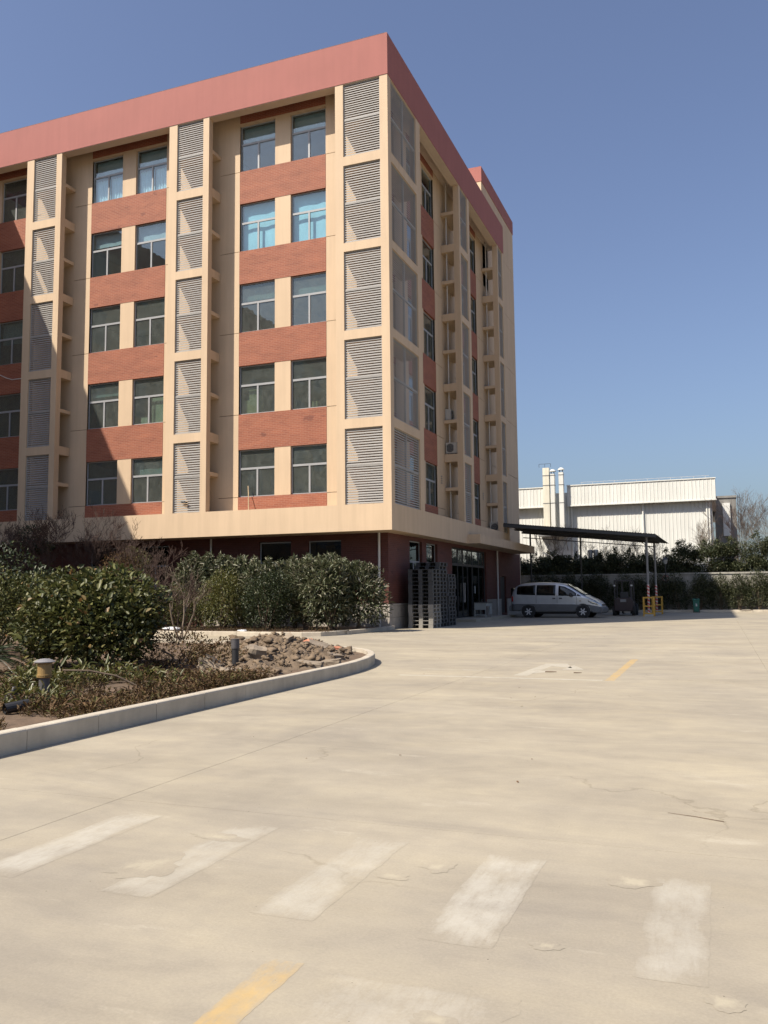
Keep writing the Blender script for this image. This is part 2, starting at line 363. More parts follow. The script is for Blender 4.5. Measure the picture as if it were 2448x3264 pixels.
# bits on the ground: twigs and leaves
def twig(x, y, l, a, r=.008):
    b = MB(); d = Vector((math.cos(a), math.sin(a), 0)); p = Vector((x, y, r+.001))
    b.tube([p-d*l/2, p+Vector((0, 0, .0008)), p+d*l/2+Vector((-d.y, d.x, 0))*l*.06], [r, r, r*.5], 5); return b
tag(twig(11.27, -24.44, .36, 2.75, .0025).build('twig', BARK), 'thin straight twig lying on the concrete at right', 'twig')
tag(twig(8.62, -14.9, .20, .1, .010).build('twig', BARK), 'dark twig lying beside the turn arrow, left of two', 'twig')
tag(twig(9.1, -14.95, .14, .1, .009).build('twig', BARK), 'dark twig lying beside the turn arrow, right of two', 'twig')
def litter(name, n, xr, yr, zf, smin, smax, m):
    c = np.stack([rng.uniform(*xr, n), rng.uniform(*yr, n), np.full(n, zf)], 1); s = rng.uniform(smin, smax, n)
    a = rng.uniform(0, 6.28, n); d = np.stack([np.cos(a), np.sin(a), rng.uniform(-.1, .25, n)], 1); w = np.stack([-np.sin(a), np.cos(a), rng.uniform(-.2, .2, n)], 1)
    V = np.concatenate([(c-d*s[:, None]*.5)[:, None], (c+w*s[:, None]*.25+[0, 0, .004])[:, None], (c+d*s[:, None]*.5)[:, None], (c-w*s[:, None]*.25+[0, 0, .004])[:, None]], 1).reshape(-1, 3)
    Q = np.arange(len(V)).reshape(-1, 4); return link(name, np_mesh(name, V, Q, m))
tag(litter('leaf_litter', 70, (5.5, 12.5), (-24, 12), .006, .015, .04, L_BRN), 'scattered dry leaves and crumbs on the concrete', 'leaves', kind='stuff')

# ------------------------------------------------------------------ kerbs
KM = {}
def kerb_mesh(l, h, w=.14):
    k = (round(l, 2), h)
    if k not in KM:
        b = MB(); e = .02
        b.prism([(0, -.02), (w, -.02), (w, h), (e, h), (.006, h-.008), (0, h-e)], 0, l-.009, 'y')
        KM[k] = b.mesh('kerbstone', KERB)
    return KM[k]
def kerb_run(name, pts, h):
    """kerbstones along a polyline; the road lies on the right-hand side of travel"""
    root = tag(empty(name), kind='structure')
    for (p, q) in zip(pts, pts[1:]):
        p, q = Vector(p), Vector(q); L = (q-p).length; n = max(1, round(L)); d = (q-p)/L
        # local +y along d, local x=0 is the face towards the road, body to the left of travel
        a = math.atan2(d.y, d.x) - math.pi/2
        for k in range(n):
            o = link('kerbstone', kerb_mesh(L/n, h), root)
            s = p + d*(L/n)*k; o.location = (s.x, s.y, random.uniform(-.004, .0008)); o.rotation_euler = (0, 0, a + random.uniform(-.004, .0008)); o.scale = (-1, 1, 1)
    return root
ISL = [(5.32, -36), (5.32, -16.9), (5.27, -15.9), (5.14, -15.0), (4.98, -14.35), (4.82, -13.85), (4.55, -13.25), (4.20, -12.70), (3.70, -12.2), (3.1, -11.75), (2.4, -11.3), (1.4, -10.85), (0, -10.4), (-2, -10.1), (-24, -10.1)]
kerb_run('island_kerb', ISL, .205)
BED = [(-24, -4.25), (-4.2, -4.3), (-3.2, -4.42), (-2.3, -4.5), (-1.6, -4.42), (-1.05, -4.1), (-.75, -3.5), (-.58, -2.7), (-.46, -1.7), (-.42, -.6), (-.42, 1.32)]
# the bed lies on the other side, so walk it the other way round with the body inside
kerb_run('facade_bed_kerb', BED, .15)
kerb_run('perimeter_kerb', [(48, 27.40), (-1, 27.40)][::-1], .16)
for (x, y, rz, nm) in ((-.745, -3.1, 0, 'k'), (13.05, 27.38, 0, 'k')):
    pass
def poly_sheet(name, pts, z, m):
    b = MB(); b.quad(*[(x, y, z) for (x, y) in pts]); return tag(b.build(name, m), kind='structure')
poly_sheet('island_soil', [(x-.1, y-.02) for (x, y) in ISL] + [(-24, -36)], .125, SOIL)
poly_sheet('facade_bed_soil', [(x-.03, y+.1) for (x, y) in BED] + [(-24, 1.32)], .10, SOIL)
poly_sheet('perimeter_bed_soil', [(-1, 27.5), (48, 27.5), (48, 60), (-16, 60), (-16, 27.5)], .08, SOIL)
# drain inlets in the kerbs (a dark mouth in a concrete frame)
def inlet(x, y, rz, label):
    o = empty('drain_inlet', (x, y, 0), rz, label, 'drain inlet')
    b = MB(); b.box(-.36, -.26, 0, .06, 0, .165); b.box(.26, .36, 0, .06, 0, .165); b.box(-.36, .36, 0, .06, .125, .166); b.box(-.26, .26, 0, .06, 0, .03)
    b.build('inlet_frame', KERB, o); MB().box(-.26, .26, .045, .055, .03, .125).build('inlet_mouth', mat('brown_mouth', (.09, .055, .035), .9), o)  # the mouth is a thin dark brown plate closing the opening
inlet(13.05, 27.365, 0, 'kerb drain inlet by the sunlit hedge at far right')
inlet(-.69, -3.2, R(68), 'kerb drain inlet in front of the leafy facade hedge')

# ================================================================== the office building
bld = empty('office_building', (0, 0, 0), 0, 'six-storey beige office building with red brick bands and louvred corner towers', 'building')
ZB, ZBT, ZP, ZT, D = 3.83, 4.87, 22.15, 23.89, .98
LV = [(22.125, 19.04), (18.66, 15.42), (15.065, 11.82), (11.447, 8.248), (7.869, 4.84)]
WIN = [(22.02, 19.905), (18.43, 16.285), (14.82, 12.66), (11.19, 9.07), (7.55, 5.52)]
def fb(b, face, u0, u1, d0, d1, z0, z1):
    if face == 'A': b.box(u0, u1, d0, d1, z0, z1)
    else: b.box(-d0, -d1, u0, u1, z0, z1)
# parapet, roof, soffit, band
b = MB(); b.box(-22.4, .02, -.02, .44, ZP, ZT); b.box(-.44, .02, .44, 19.93, ZP, ZT); b.build('parapet', RED, bld)
b = MB(); b.box(-22.2, -.0, .0, .44, ZP-.02, ZP-.001); b.box(-.44, 0, .44, 19.93, ZP-.02, ZP-.001); b.build('parapet_soffit', SOFFIT, bld)
b = MB(); b.box(-22.2, -.44, .44, 19.9, 22.49, 22.75); b.build('roof_slab', SOFFIT, bld)
b = MB(); b.box(-22.2, 0, 0, D+.02, ZB, ZBT); b.box(-D-.02, 0, D+.02, 19.93, ZB, ZBT); b.build('band', BEIGE, bld)
b = MB(); b.box(-22.2, -D-.02, D+.02, 25.8, ZB+.004, ZB+.25); b.build('soffit_slab', SOFFIT, bld)
# lightning conductor along the parapet
b = MB()
for k in range(23): b.tube([(-.05-k*.98, .1, ZT), (-.05-k*.98, .1, ZT+.1)], .012, 5)
for k in range(21): b.tube([(-.1, .1+k*.98, ZT), (-.1, .1+k*.98, ZT+.1)], .012, 5)
b.tube([(-22.3, .1, ZT+.1), (-.05, .1, ZT+.1)], .009, 5); b.tube([(-.1, .1, ZT+.1), (-.1, 19.9, ZT+.1)], .009, 5)
b.build('lightning_conductor', STEELG, bld)

# towers: posts, beams, shelves
def tower(face, u0, o0, o1, u1):
    b = MB(); pd = .30
    fb(b, face, u0, o0, 0, pd, ZBT, ZP-.021); fb(b, face, o1, u1, 0, pd, ZBT, ZP-.021)
    for (t, _), (_, bt) in zip(LV[1:], LV[:-1]): fb(b, face, o0, o1, 0, pd, t, bt)
    b.build('tower_frame', BEIGE, bld)
    for (t, _), (_, bt) in zip(LV[1:], LV[:-1]): b = MB(); fb(b, face, u0, u1, pd, D-.01, t+.02, bt+.03); b.build('ledge', BEIGE, bld)
    for (t, bt) in LV: b = MB(); fb(b, face, u0, u1, pd, D-.01, bt+1.60, bt+1.76); b.build('ledge', BEIGE, bld)
    # drain pipe up the recess
    uu = u0-.22 if face == 'B' else u1+.0
    if face == 'B':
        p = MB(); p.tube([(-D+.22, u0+.25, ZBT), (-D+.22, u0+.25, ZP+.3)], .035, 8); p.build('drain_pipe', PIPE, bld)
# louvre slat profile in (depth, height): front face plus a leg rising inwards
PITCH_L = .096
def slat_mb(b, face, u0, u1, z):
    prof = [(.0, .0), (.0, .039), (.008, .040), (.048, .076), (.048, .072), (.010, .034), (.006, .0)]
    if face == 'A': b.prism([(.07+d, z+h) for d, h in prof], u0, u1, 'x')
    else: b.prism([(-.07-d, z+h) for d, h in prof][::-1], u0, u1, 'y')
SLM = {}
def louvre(face, u0, u1, zt, zb, single, halves=1):
    f = MB(); t = .035; zm = (zt+zb)/2+.02
    fb(f, face, u0, u0+t, .06, .14, zb, zt); fb(f, face, u1-t, u1, .06, .14, zb, zt)
    for (a, c) in ((zb, zb+t), (zt-t, zt), (zm-.03, zm-.004), (zm+.004, zm+.03)): fb(f, face, u0+t, u1-t, .06, .14, a, c)
    for h in range(1, halves): um = u0+(u1-u0)*h/halves; fb(f, face, um-.025, um+.025, .055, .139, zb, zt)
    panel = f.build('louvre_panel', LOUV, bld)
    zs = []
    for (a, c) in ((zb+t, zm-.03), (zm+.03, zt-t)):
        n = int((c-a)/PITCH_L); zs += [a+(c-a)/n*(k+.12) for k in range(n)]
    if single:
        key = (face, round(u1-u0, 3))
        if key not in SLM:
            b = MB(); slat_mb(b, face, t, (u1-u0)-t, 0); SLM[key] = b.mesh('slat', LOUV)
        for z in zs: link('slat', SLM[key], panel, (u0, 0, z) if face == 'A' else (0, u0, z), (random.uniform(-.02, .02), 0, 0))
    else:
        b = MB()
        for z in zs: slat_mb(b, face, u0+t, u1-t, z)
        tag(b.build('slats', LOUV, panel), kind='stuff')
TA = [(-2.297, -1.943, -.341, 0), (-10.348, -9.935, -8.593, -8.298), (-18.414, -17.997, -16.654, -16.343)]
TBW = [(10.115, 10.364, 11.70, 12.09), (18.311, 18.50, 19.60, 19.93)]
# corner tower: shared corner post
b = MB(); b.box(-.341, 0, 0, .367, ZBT, ZP-.021); b.box(-2.297, -1.943, 0, .30, ZBT, ZP-.021); b.box(-.30, 0, 3.472, 4.011, ZBT, ZP-.021)
for (t, _), (_, bt) in zip(LV[1:], LV[:-1]): b.box(-1.943, -.341, 0, .30, t, bt); b.box(-.30, 0, .367, 3.472, t, bt)
b.build('tower_frame', BEIGE, bld)
for (t, _), (_, bt) in zip(LV[1:], LV[:-1]):
    b = MB(); b.box(-2.297, -.30, .30, D-.01, t+.02, bt+.03); b.box(-D+.01, -.30, D-.01, 4.011, t+.02, bt+.03); b.build('ledge', BEIGE, bld)
for (t, bt) in LV: MB().box(-2.297, -.9, .30, D-.01, bt+1.60, bt+1.76).build('ledge', BEIGE, bld)
for T in TA[1:]: tower('A', *T)
for T in TBW: tower('B', *T)
for k, (zt, zb) in enumerate(LV):
    louvre('A', -1.943, -.341, zt, zb, True); louvre('A', -9.935, -8.593, zt, zb, True); louvre('A', -17.997, -16.654, zt, zb, False)
    louvre('B', .367, 3.472, zt, zb, False, 2); louvre('B', 10.364, 11.70, zt, zb, False); louvre('B', 18.50, 19.60, zt, zb, False)

# windows
def window(face, u0, u1, zt, zb, d, glass=None, parent=bld, split=.60, lower=2, frame=None):
    glass = glass or GLASS; f = MB(); t = .05; zm = zb+(zt-zb)*split
    fb(f, face, u0, u0+t, d, d+.06, zb, zt); fb(f, face, u1-t, u1, d, d+.06, zb, zt)
    fb(f, face, u0+t, u1-t, d, d+.06, zb, zb+t); fb(f, face, u0+t, u1-t, d, d+.06, zt-t, zt)
    if split < 1: fb(f, face, u0+t, u1-t, d-.005, d+.055, zm-.045, zm+.045)
    us = [u0+t+(u1-u0-2*t)*k/lower for k in range(lower+1)]
    top = zm-.045 if split < 1 else zt-t
    for k in range(1, lower): fb(f, face, us[k]-.04, us[k]+.04, d-.003, d+.053, zb+t, top)
    w = f.build('window', frame or FRAME, parent)
    if split < 1:
        p = MB(); fb(p, face, u0+t, u1-t, d+.025, d+.033, zm+.045, zt-t); p.build('pane', glass, w)
    for k in range(lower):
        p = MB(); fb(p, face, us[k]+(.04 if k else 0), us[k+1]-(.04 if k < lower-1 else 0), d+.025, d+.033, zb+t, top); p.build('pane', glass, w)
    return w
def curtain(face, u0, u1, zb, zt, d, m, folds=9, amp=.03):
    n = folds*6; b = MB(); i0 = None
    for k in range(n+1):
        u = u0+(u1-u0)*k/n; dd = d+amp*math.sin(k/n*folds*2*math.pi)+amp*.4*math.sin(k*1.7)
        for z in (zb, zt): b.v.append((u, dd, z) if face == 'A' else (-dd, u, z))
    for k in range(n): b.face([2*k, 2*k+2, 2*k+3, 2*k+1])
    return b.build('curtain', m, bld, smooth=True)
def bay(face, a0, r0, p0, p1, r1, a1, skipL=False):
    """wall strip a0-r0, windows r0-p0 and p1-r1, strip r1-a1; brick bands between the storeys"""
    b = MB(); gz = [w[1] for w in WIN]
    zs = [ZBT-.02]+[z for z in gz[::-1]]+[22.49]
    for (s0, s1) in ((a0, r0), (r1, a1)):
        for z0, z1 in zip(zs, zs[1:]): b = MB(); fb(b, face, s0, s1, D, D+.25, z0+.011, z1-.011); b.build('wall', BEIGE, bld)
    for (s0, s1) in ((a0, r0), (r1, a1)): b = MB(); fb(b, face, s0, s1, D+.03, D+.22, ZBT-.02, 22.48); b.build('wall_groove', GROOVE, bld)
    for (zt, zb) in WIN: b = MB(); fb(b, face, p0, p1, D, D+.25, zb, zt); b.build('pier', BEIGE, bld)
    rows = [(WIN[k+1][0], WIN[k][1]) for k in range(4)]+[(ZBT-.02, WIN[4][1])]
    for (z0, z1) in rows:
        q = MB(); fb(q, face, r0, r1, D-.012, D+.24, z0, z1); q.build('brick_band', BRICK, bld)
    q = MB(); fb(q, face, r0, r1, D, D+.24, WIN[0][0], 22.12); q.build('lintel', BEIGE, bld)
    q = MB(); fb(q, face, r0, r1, D-.012, D+.24, 22.12, 22.49); q.build('brick_band', BRICK, bld)
def bay_windows(face, r0, p0, p1, r1, glass):
    for k, (zt, zb) in enumerate(WIN):
        window(face, r0, p0, zt, zb, D+.10, glass(k)); window(face, p1, r1, zt, zb, D+.10, glass(k))
bay('A', -8.298, -7.33, -5.59, -4.84, -3.18, -2.297)
bay('A', -16.343, -15.38, -13.62, -12.87, -11.18, -10.348)
bay('A', -22.2, -22.19, -21.68, -20.95, -19.27, -18.414)
gl = lambda k: GLASSC if k < 2 else GLASS
bay_windows('A', -7.33, -5.59, -4.84, -3.18, gl); bay_windows('A', -15.38, -13.62, -12.87, -11.18, gl)
for k, (zt, zb) in enumerate(WIN): window('A', -20.95, -19.27, zt, zb, D+.10)
bay('B', 4.011, 4.93, 6.42, 7.13, 8.92, 10.115); bay('B', 12.09, 13.0, 14.5, 15.3, 16.95, 18.311)
bay_windows('B', 4.93, 6.42, 7.13, 8.92, gl); bay_windows('B', 13.0, 14.5, 15.3, 16.95, gl)
# wall behind the towers, with windows behind the corner louvre on the shaded side
for (u0, u1) in ((-2.297, -D), (-10.348, -8.298), (-18.414, -16.343)): MB().box(u0, u1, D, D+.25, ZBT-.02, 22.49).build('wall', BEIGE, bld)
for (u0, u1) in ((10.115, 12.09), (18.311, 19.93), (D+.25, 1.5), (3.3, 4.011)): MB().box(-D-.25, -D, u0, u1, ZBT-.02, 22.49).build('wall', BEIGE, bld)
rows = [(WIN[k+1][0], WIN[k][1]) for k in range(4)]+[(ZBT-.02, WIN[4][1]), (WIN[0][0], 22.49)]
for (z0, z1) in rows: MB().box(-D-.24, -D, 1.5, 3.3, z0, z1).build('brick_band', BRICK, bld)
for k, (zt, zb) in enumerate(WIN): window('B', 1.5, 3.3, zt, zb, D+.10, gl(k))
# inside: storey slabs, cross walls, back wall, blinds and curtains
for (zt, zb) in WIN: MB().box(-22, -D-.26, D+.26, 19.6, zb-1.15, zb-.95).build('floor_slab', INT, bld)
for q in ((-22, -6.5, 6.4, 6.5), (-6.5, -6.4, 6.4, 19.6), (-9.4, -9.3, D+.3, 6.4), (-17.4, -17.3, D+.3, 6.4), (-6.4, -D-.3, 11, 11.1)): MB().box(*q, ZB+.3, 22.4).build('room_wall', INT, bld)
cd = D+.32
def cz(k, f0=0.0, f1=1.0): zt, zb = WIN[k]; return zb+(zt-zb)*f0, zb+(zt-zb)*f1
for (u0, u1) in ((-7.3, -5.6), (-4.82, -3.2)):
    curtain('A', u0, u1, *cz(1, 0, 1), cd, CURT_B, 2, .01)
for (u0, u1) in ((-15.35, -14.55), (-14.5, -13.65), (-12.84, -12.05), (-12.0, -11.2)):
    curtain('A', u0, u1, *cz(0, 0, .57), cd, CURT_W, 6, .035)
for (u0, u1, k, f) in ((-7.3, -5.6, 0, .63), (-4.82, -3.2, 0, .63), (-15.35, -13.65, 0, .62), (-12.84, -11.2, 0, .62), (-7.3, -5.6, 2, .68), (-4.82, -3.2, 2, .64), (-15.35, -13.65, 3, .72), (-12.84, -11.2, 4, .62), (-15.35, -13.65, 1, .7), (-12.84, -11.2, 1, .66), (-20.9, -19.3, 2, .5)):
    curtain('A', u0, u1, *cz(k, f, 1), cd, BLIND, 2, .008)
# boxes and boards leaning in the fourth-row windows
CARD = mat('cardboard', (.50, .40, .22), .9, .12, 3); PAPER = mat('cream_board', (.56, .52, .36), .9, .1, 2)
b = MB(); b.box(-7.2, -6.5, cd, cd+.4, 9.12, 9.75); b.box(-7.0, -6.5, cd, cd+.3, 9.75, 10.2); b.build('carton', CARD, bld)
MB().box(-4.0, -3.75, cd, cd+.3, 9.12, 9.42).build('carton', CARD, bld)
MB().box(-12.0, -11.22, cd, cd+.03, 9.12, 10.3).build('board', PAPER, bld)
MB().box(-12.6, -12.25, cd, cd+.25, 9.12, 9.45).build('carton', PAPER, bld)

# stair block at the far end, taller than the rest
zs = [0]+[w[1] for w in WIN][::-1]+[23.5, 26.47]
for z0, z1 in zip(zs, zs[1:]): MB().box(-9, -D-.0, 19.93 if z1 < 23 else 18.69, 27.3, z0+.011, z1-(.011 if z1 < 26 else 0)).build('stair_block_wall', BEIGE, bld)
MB().box(-8.95, -D-.03, 19.96, 27.27, .02, 26.4).build('wall_groove', GROOVE, bld)
MB().box(-9.03, -D+.03, 18.66, 27.33, 26.47, 27.41).build('stair_block_parapet', RED, bld)
b = MB()
for k in range(9): b.tube([(-1.1, 18.8+k*1.05, 27.41), (-1.1, 18.8+k*1.05, 27.5)], .012, 5)
b.tube([(-1.1, 18.7, 27.5), (-1.1, 27.3, 27.5)], .009, 5); b.build('lightning_conductor', STEELG, bld)

# ground storey: dark brick walls with openings, block plinth
def wall_open(face, u0, u1, d, z0, z1, ops, m, name, th=.24):
    b = MB(); us = u0
    for (a, c, zb, zt) in sorted(ops):
        fb(b, face, us, a, d, d+th, z0, z1)
        if zb > z0: fb(b, face, a, c, d, d+th, z0, zb)
        fb(b, face, a, c, d, d+th, zt, z1); us = c
    fb(b, face, us, u1, d, d+th, z0, z1); return b.build(name, m, bld)
GA, GB = 1.40, .70
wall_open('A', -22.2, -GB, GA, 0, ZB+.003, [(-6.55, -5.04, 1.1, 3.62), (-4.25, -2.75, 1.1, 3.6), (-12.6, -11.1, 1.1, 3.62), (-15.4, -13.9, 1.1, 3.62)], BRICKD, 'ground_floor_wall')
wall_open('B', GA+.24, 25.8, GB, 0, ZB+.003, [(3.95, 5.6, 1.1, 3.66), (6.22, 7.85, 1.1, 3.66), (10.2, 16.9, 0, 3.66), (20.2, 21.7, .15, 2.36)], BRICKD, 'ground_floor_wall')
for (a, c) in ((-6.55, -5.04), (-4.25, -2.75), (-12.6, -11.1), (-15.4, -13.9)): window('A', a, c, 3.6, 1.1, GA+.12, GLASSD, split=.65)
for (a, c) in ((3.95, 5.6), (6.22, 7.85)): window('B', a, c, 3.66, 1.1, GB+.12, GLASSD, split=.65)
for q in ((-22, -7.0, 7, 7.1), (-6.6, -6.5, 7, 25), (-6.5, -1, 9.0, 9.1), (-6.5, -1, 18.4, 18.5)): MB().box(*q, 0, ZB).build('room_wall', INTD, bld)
# plinth of grey blocks
pl = empty('plinth'); pl.parent = bld
def plinth(face, u0, u1, d):
    n = max(1, round((u1-u0)/.62)); w = (u1-u0)/n
    for row in range(2):
        for k in range(-1 if row else 0, n):
            a = u0+w*k+(w/2 if row else 0); c = min(a+w, u1); a = max(a, u0)
            if c-a < .05: continue
            b = MB(); fb(b, face, a+.004, c-.004, d-.06, d-.002, row*.46+.002, row*.46+.455); b.build('block', STONE, pl, bevel=.006)
    b = MB(); fb(b, face, u0, u1, d-.075, d-.002, .92, 1.0); b.build('plinth_cap', STONE, pl)
plinth('A', -9.2, -GB+.06, GA); plinth('B', GA-.06, 3.9, GB); plinth('B', 3.9, 10.2, GB); plinth('B', 16.9, 20.15, GB); plinth('B', 21.75, 25.8, GB)
# entrance: glazed screen
f = MB(); dd = GB+.10
for u in (10.2, 11.5, 12.45, 13.35, 14.3, 15.6, 16.85): fb(f, 'B', u, u+.06, dd, dd+.07, 0.12, 3.66)
fb(f, 'B', 10.26, 16.85, dd+.005, dd+.065, 2.76, 2.88); fb(f, 'B', 10.26, 16.85, dd+.005, dd+.065, 3.58, 3.66); fb(f, 'B', 10.26, 13.35, dd+.005, dd+.065, .12, .2); fb(f, 'B', 14.36, 16.85, dd+.005, dd+.065, .12, .2)
ent = f.build('entrance_screen', DARKS, bld)
us = [10.26, 11.5, 12.45, 13.35, 14.3, 15.6, 16.85]
for k in range(6):
    a = us[k]+(.06 if k else 0); c = us[k+1]
    p = MB(); fb(p, 'B', a, c, dd+.03, dd+.038, 2.88, 3.58); p.build('pane', GLASS, ent)
    if k != 3: p = MB(); fb(p, 'B', a, c, dd+.03, dd+.038, .2, 2.76); p.build('pane', GLASSD, ent)
for u in (12.38, 12.60): MB().tube([(-dd+.06, u, .9), (-dd+.06, u, 1.9)], .014, 6).build('door_handle', PIPE, ent)
fb_ = MB(); fb_.box(-dd+.0, -dd+.004, 14.7, 14.82, 1.35, 1.75); fb_.build('door_notice', mat('notice_paper', (.55, .58, .58), .8), ent)
d = MB(); d.box(-GB-.16, -GB-.1, 20.24, 21.66, .15, 2.33); dr = d.build('side_door', mat('dark_door', (.045, .04, .038), .6), bld)
# canopy slab over the entrance
b = MB(); b.box(.004, .62, 10.7, 24.2, ZB-.0, 4.28); b.box(-D+.05, .004, 19.935, 24.2, ZB, 4.28); b.build('canopy_slab', BEIGE, bld)
MB().tube([(-.55, 18.95, 0), (-.55, 18.95, ZB)], .05, 10).build('drain_pipe', PIPE, bld)
MB().tube([(-1.05, 1.30, 0), (-1.05, 1.30, ZB)], .05, 10).build('drain_pipe', PIPE, bld)
MB().tube([(-8.85, 1.30, 0), (-8.85, 1.30, ZB)], .05, 10).build('drain_pipe', PIPE, bld)
# entrance step running down into a ramp
b = MB(); b.prism([(9.2, 0), (9.2, .14), (16.8, .14), (21.5, .0)], -.68, .72, 'x'); tag(b.build('entrance_ramp', YARD), kind='structure')
# wing that closes the court on the left (its shadow lies over the facade)
b = MB(); b.box(-34, -22.2, -52, 20, 0, 22.15); b.build('wing_wall', BEIGE, bld)
b = MB(); b.box(-34.1, -22.2+.0, -52.1, .0, 22.15, 23.89); b.box(-34.1, -22.45, .0, 20, 22.15, 23.89); b.build('wing_parapet', RED, bld)
for k in range(13):
    for (zt, zb) in WIN: MB().box(-22.2, -22.16, -50+3.8*k, -47.9+3.8*k, zb, zt).build('wing_window', FRAME, bld)

# ================================================================== vegetation
def leaves_mesh(name, C, Dr, S, asp, m, droop=.25):
    """C centres, Dr leaf axes, S lengths: a folded six-point leaf each (two quads)"""
    n = len(C); Dr = Dr/np.linalg.norm(Dr, axis=1, keepdims=True)
    up = np.tile([0, 0, 1.0], (n, 1)) + rng.normal(0, .45, (n, 3))
    W = np.cross(Dr, up); W /= np.linalg.norm(W, axis=1, keepdims=True)+1e-9; U = np.cross(W, Dr)
    S = S[:, None]; w = S*asp*.5
    base = C-Dr*S*.5; tip = C+Dr*S*.5-U*S*droop*.5
    a = C-Dr*S*.18; c = C+Dr*S*.18-U*S*droop*.12; f = U*w*.35
    V = np.stack([base, a+W*w+f, c+W*w*.85+f, tip, c-W*w*.85+f, a-W*w+f], 1).reshape(-1, 3)
    i = np.arange(n)[:, None]*6
    Q = np.concatenate([i+np.array([[0, 1, 2, 3]]), i+np.array([[0, 3, 4, 5]])], 0)
    return np_mesh(name, V, Q, m)
def crown_points(n, c, rad, shell=.5, seed=0, lump=.22, freq=1.6, flat=-.85):
    """points in the outer part of a lumpy ellipsoid; returns centres and outward directions"""
    d = rng.normal(0, 1, (int(n*1.6), 3)); d /= np.linalg.norm(d, axis=1, keepdims=True); d = d[d[:, 2] > flat][:n]
    k = np.array([1+lump*noise.fractal(Vector((x*freq+seed, y*freq, z*freq)), 1.0, 2.0, 3) for x, y, z in d])
    t = 1-shell*rng.random(len(d))**1.7
    return np.asarray(c)+d*np.asarray(rad)*(k*t)[:, None], d
def bush(name, loc, lobes, n, size, asp, m, label, cat='bush', group=None, stem=BARK, outw=.7, jit=.8, droop=.25, stems=5, lump=.22, shell=.5):
    root = empty(name, loc, 0, label, cat, group); Cs, Ds = [], []
    vol = sum(l[1][0]*l[1][2] for l in lobes)
    for k, (c, rad) in enumerate(lobes):
        C, d = crown_points(max(40, int(n*rad[0]*rad[2]/vol)), c, rad, shell, loc[0]*3.1+k*5.7, lump); Cs.append(C); Ds.append(d)
    C = np.concatenate(Cs); d = np.concatenate(Ds); keep = C[:, 2] > .03; C, d = C[keep], d[keep]
    ax = d*outw+rng.normal(0, jit, C.shape)*.7+np.array([0, 0, .15])
    S = rng.uniform(size*.65, size*1.25, len(C))
    link('foliage', leaves_mesh('foliage', C, ax, S, asp, m, droop), root)
    b = MB()
    for k in range(stems):
        l = lobes[k % len(lobes)]; a = random.uniform(0, 6.28); r0 = random.uniform(.02, .12)
        e = Vector(l[0])+Vector((random.uniform(-.5, .5)*l[1][0], random.uniform(-.5, .5)*l[1][1], random.uniform(.0, .5)*l[1][2]))
        s = Vector((math.cos(a)*r0, math.sin(a)*r0, -.05)); mid = s.lerp(e, .5)+Vector((random.uniform(-.1, .1), random.uniform(-.1, .1), .05))
        b.tube([s, mid, e], [.03, .022, .01], 5)
    b.build('stem', stem, root); return root
def branch_rec(b, p, d, L, r, depth, spread=.6, up=.25, nseg=3, kids=(2, 3), rmin=.003):
    pts = [p]; rads = [r]; q = p.copy(); dd = d.copy()
    for k in range(nseg):
        dd = (dd+Vector((random.gauss(0, .13), random.gauss(0, .13), random.gauss(0, .08)+up*.12))).normalized()
        q = q+dd*L/nseg; pts.append(q.copy()); rads.append(max(rmin, r*(1-.45*(k+1)/nseg)))
    b.tube(pts, rads, 5 if r > .02 else 3, cap=r > .02)
    if depth <= 0: return
    for k in range(random.randint(*kids)+1):
        i = random.randint(1, nseg); nd = (dd+Vector((random.gauss(0, spread), random.gauss(0, spread), random.gauss(0, spread*.5)+up))).normalized()
        branch_rec(b, pts[i], nd, L*random.uniform(.5, .78), rads[i]*.62, depth-1, spread, up, nseg, kids, rmin)
def bare(name, loc, h, nst, label, m=TWIG, depth=4, spread=.5, r=.03, cat='bare shrub', group=None, kids=(2, 3), lean=.35, up=.25, rmin=.003):
    root = empty(name, loc, 0, label, cat, group); b = MB(); t = MB()
    for k in range(nst):
        a = 2*math.pi*k/max(1, nst)+random.uniform(-.4, .4); d = Vector((math.cos(a)*lean, math.sin(a)*lean, 1)).normalized()
        s = Vector((math.cos(a)*.05, math.sin(a)*.05, -.05)); e = s+d*h*.22
        t.tube([s, e], [r, r*.85], 6)
        branch_rec(b, e, d, h*.36, r*.85, depth, spread, up, 3, kids, rmin)
    t.build('trunk', m, root); b.build('branches', m, root); return root

# --- island: the big round bush and its neighbours
bush('round_bush', (.55, -17.4, .12), [((0, 0, .92), (1.28, 1.28, .92)), ((.62, -.35, .75), (.95, .9, .72)), ((-.7, .1, .8), (.95, .9, .8)), ((.2, .3, 1.15), (1.0, 1.0, .72))], 11000, .118, .54, L_PHOT,
     'big rounded green bush behind the kerb, left of the rubble', droop=.2, shell=.4)
bush('dark_bush', (-3.9, -15.4, .12), [((0, 0, .95), (1.25, 1.1, .95)), ((.6, .5, 1.1), (.9, .9, .8))], 4600, .105, .46, L_PHOT, 'green bush at left frame edge, half hidden behind the round bush')
bush('dark_bush', (-5.2, -14.0, .12), [((0, 0, 1.3), (1.5, 1.3, 1.3)), ((1.3, .2, 1.1), (1.0, 1.0, 1.0))], 4200, .10, .46, L_OSM, 'dark evergreen bush at left edge below the facade band')
bush('low_bush', (2.25, -17.15, .12), [((0, 0, .3), (.75, .65, .42)), ((.7, .3, .22), (.6, .5, .32))], 2600, .06, .4, L_DRY, 'low brownish bush between the round bush and the rubble', stems=3)
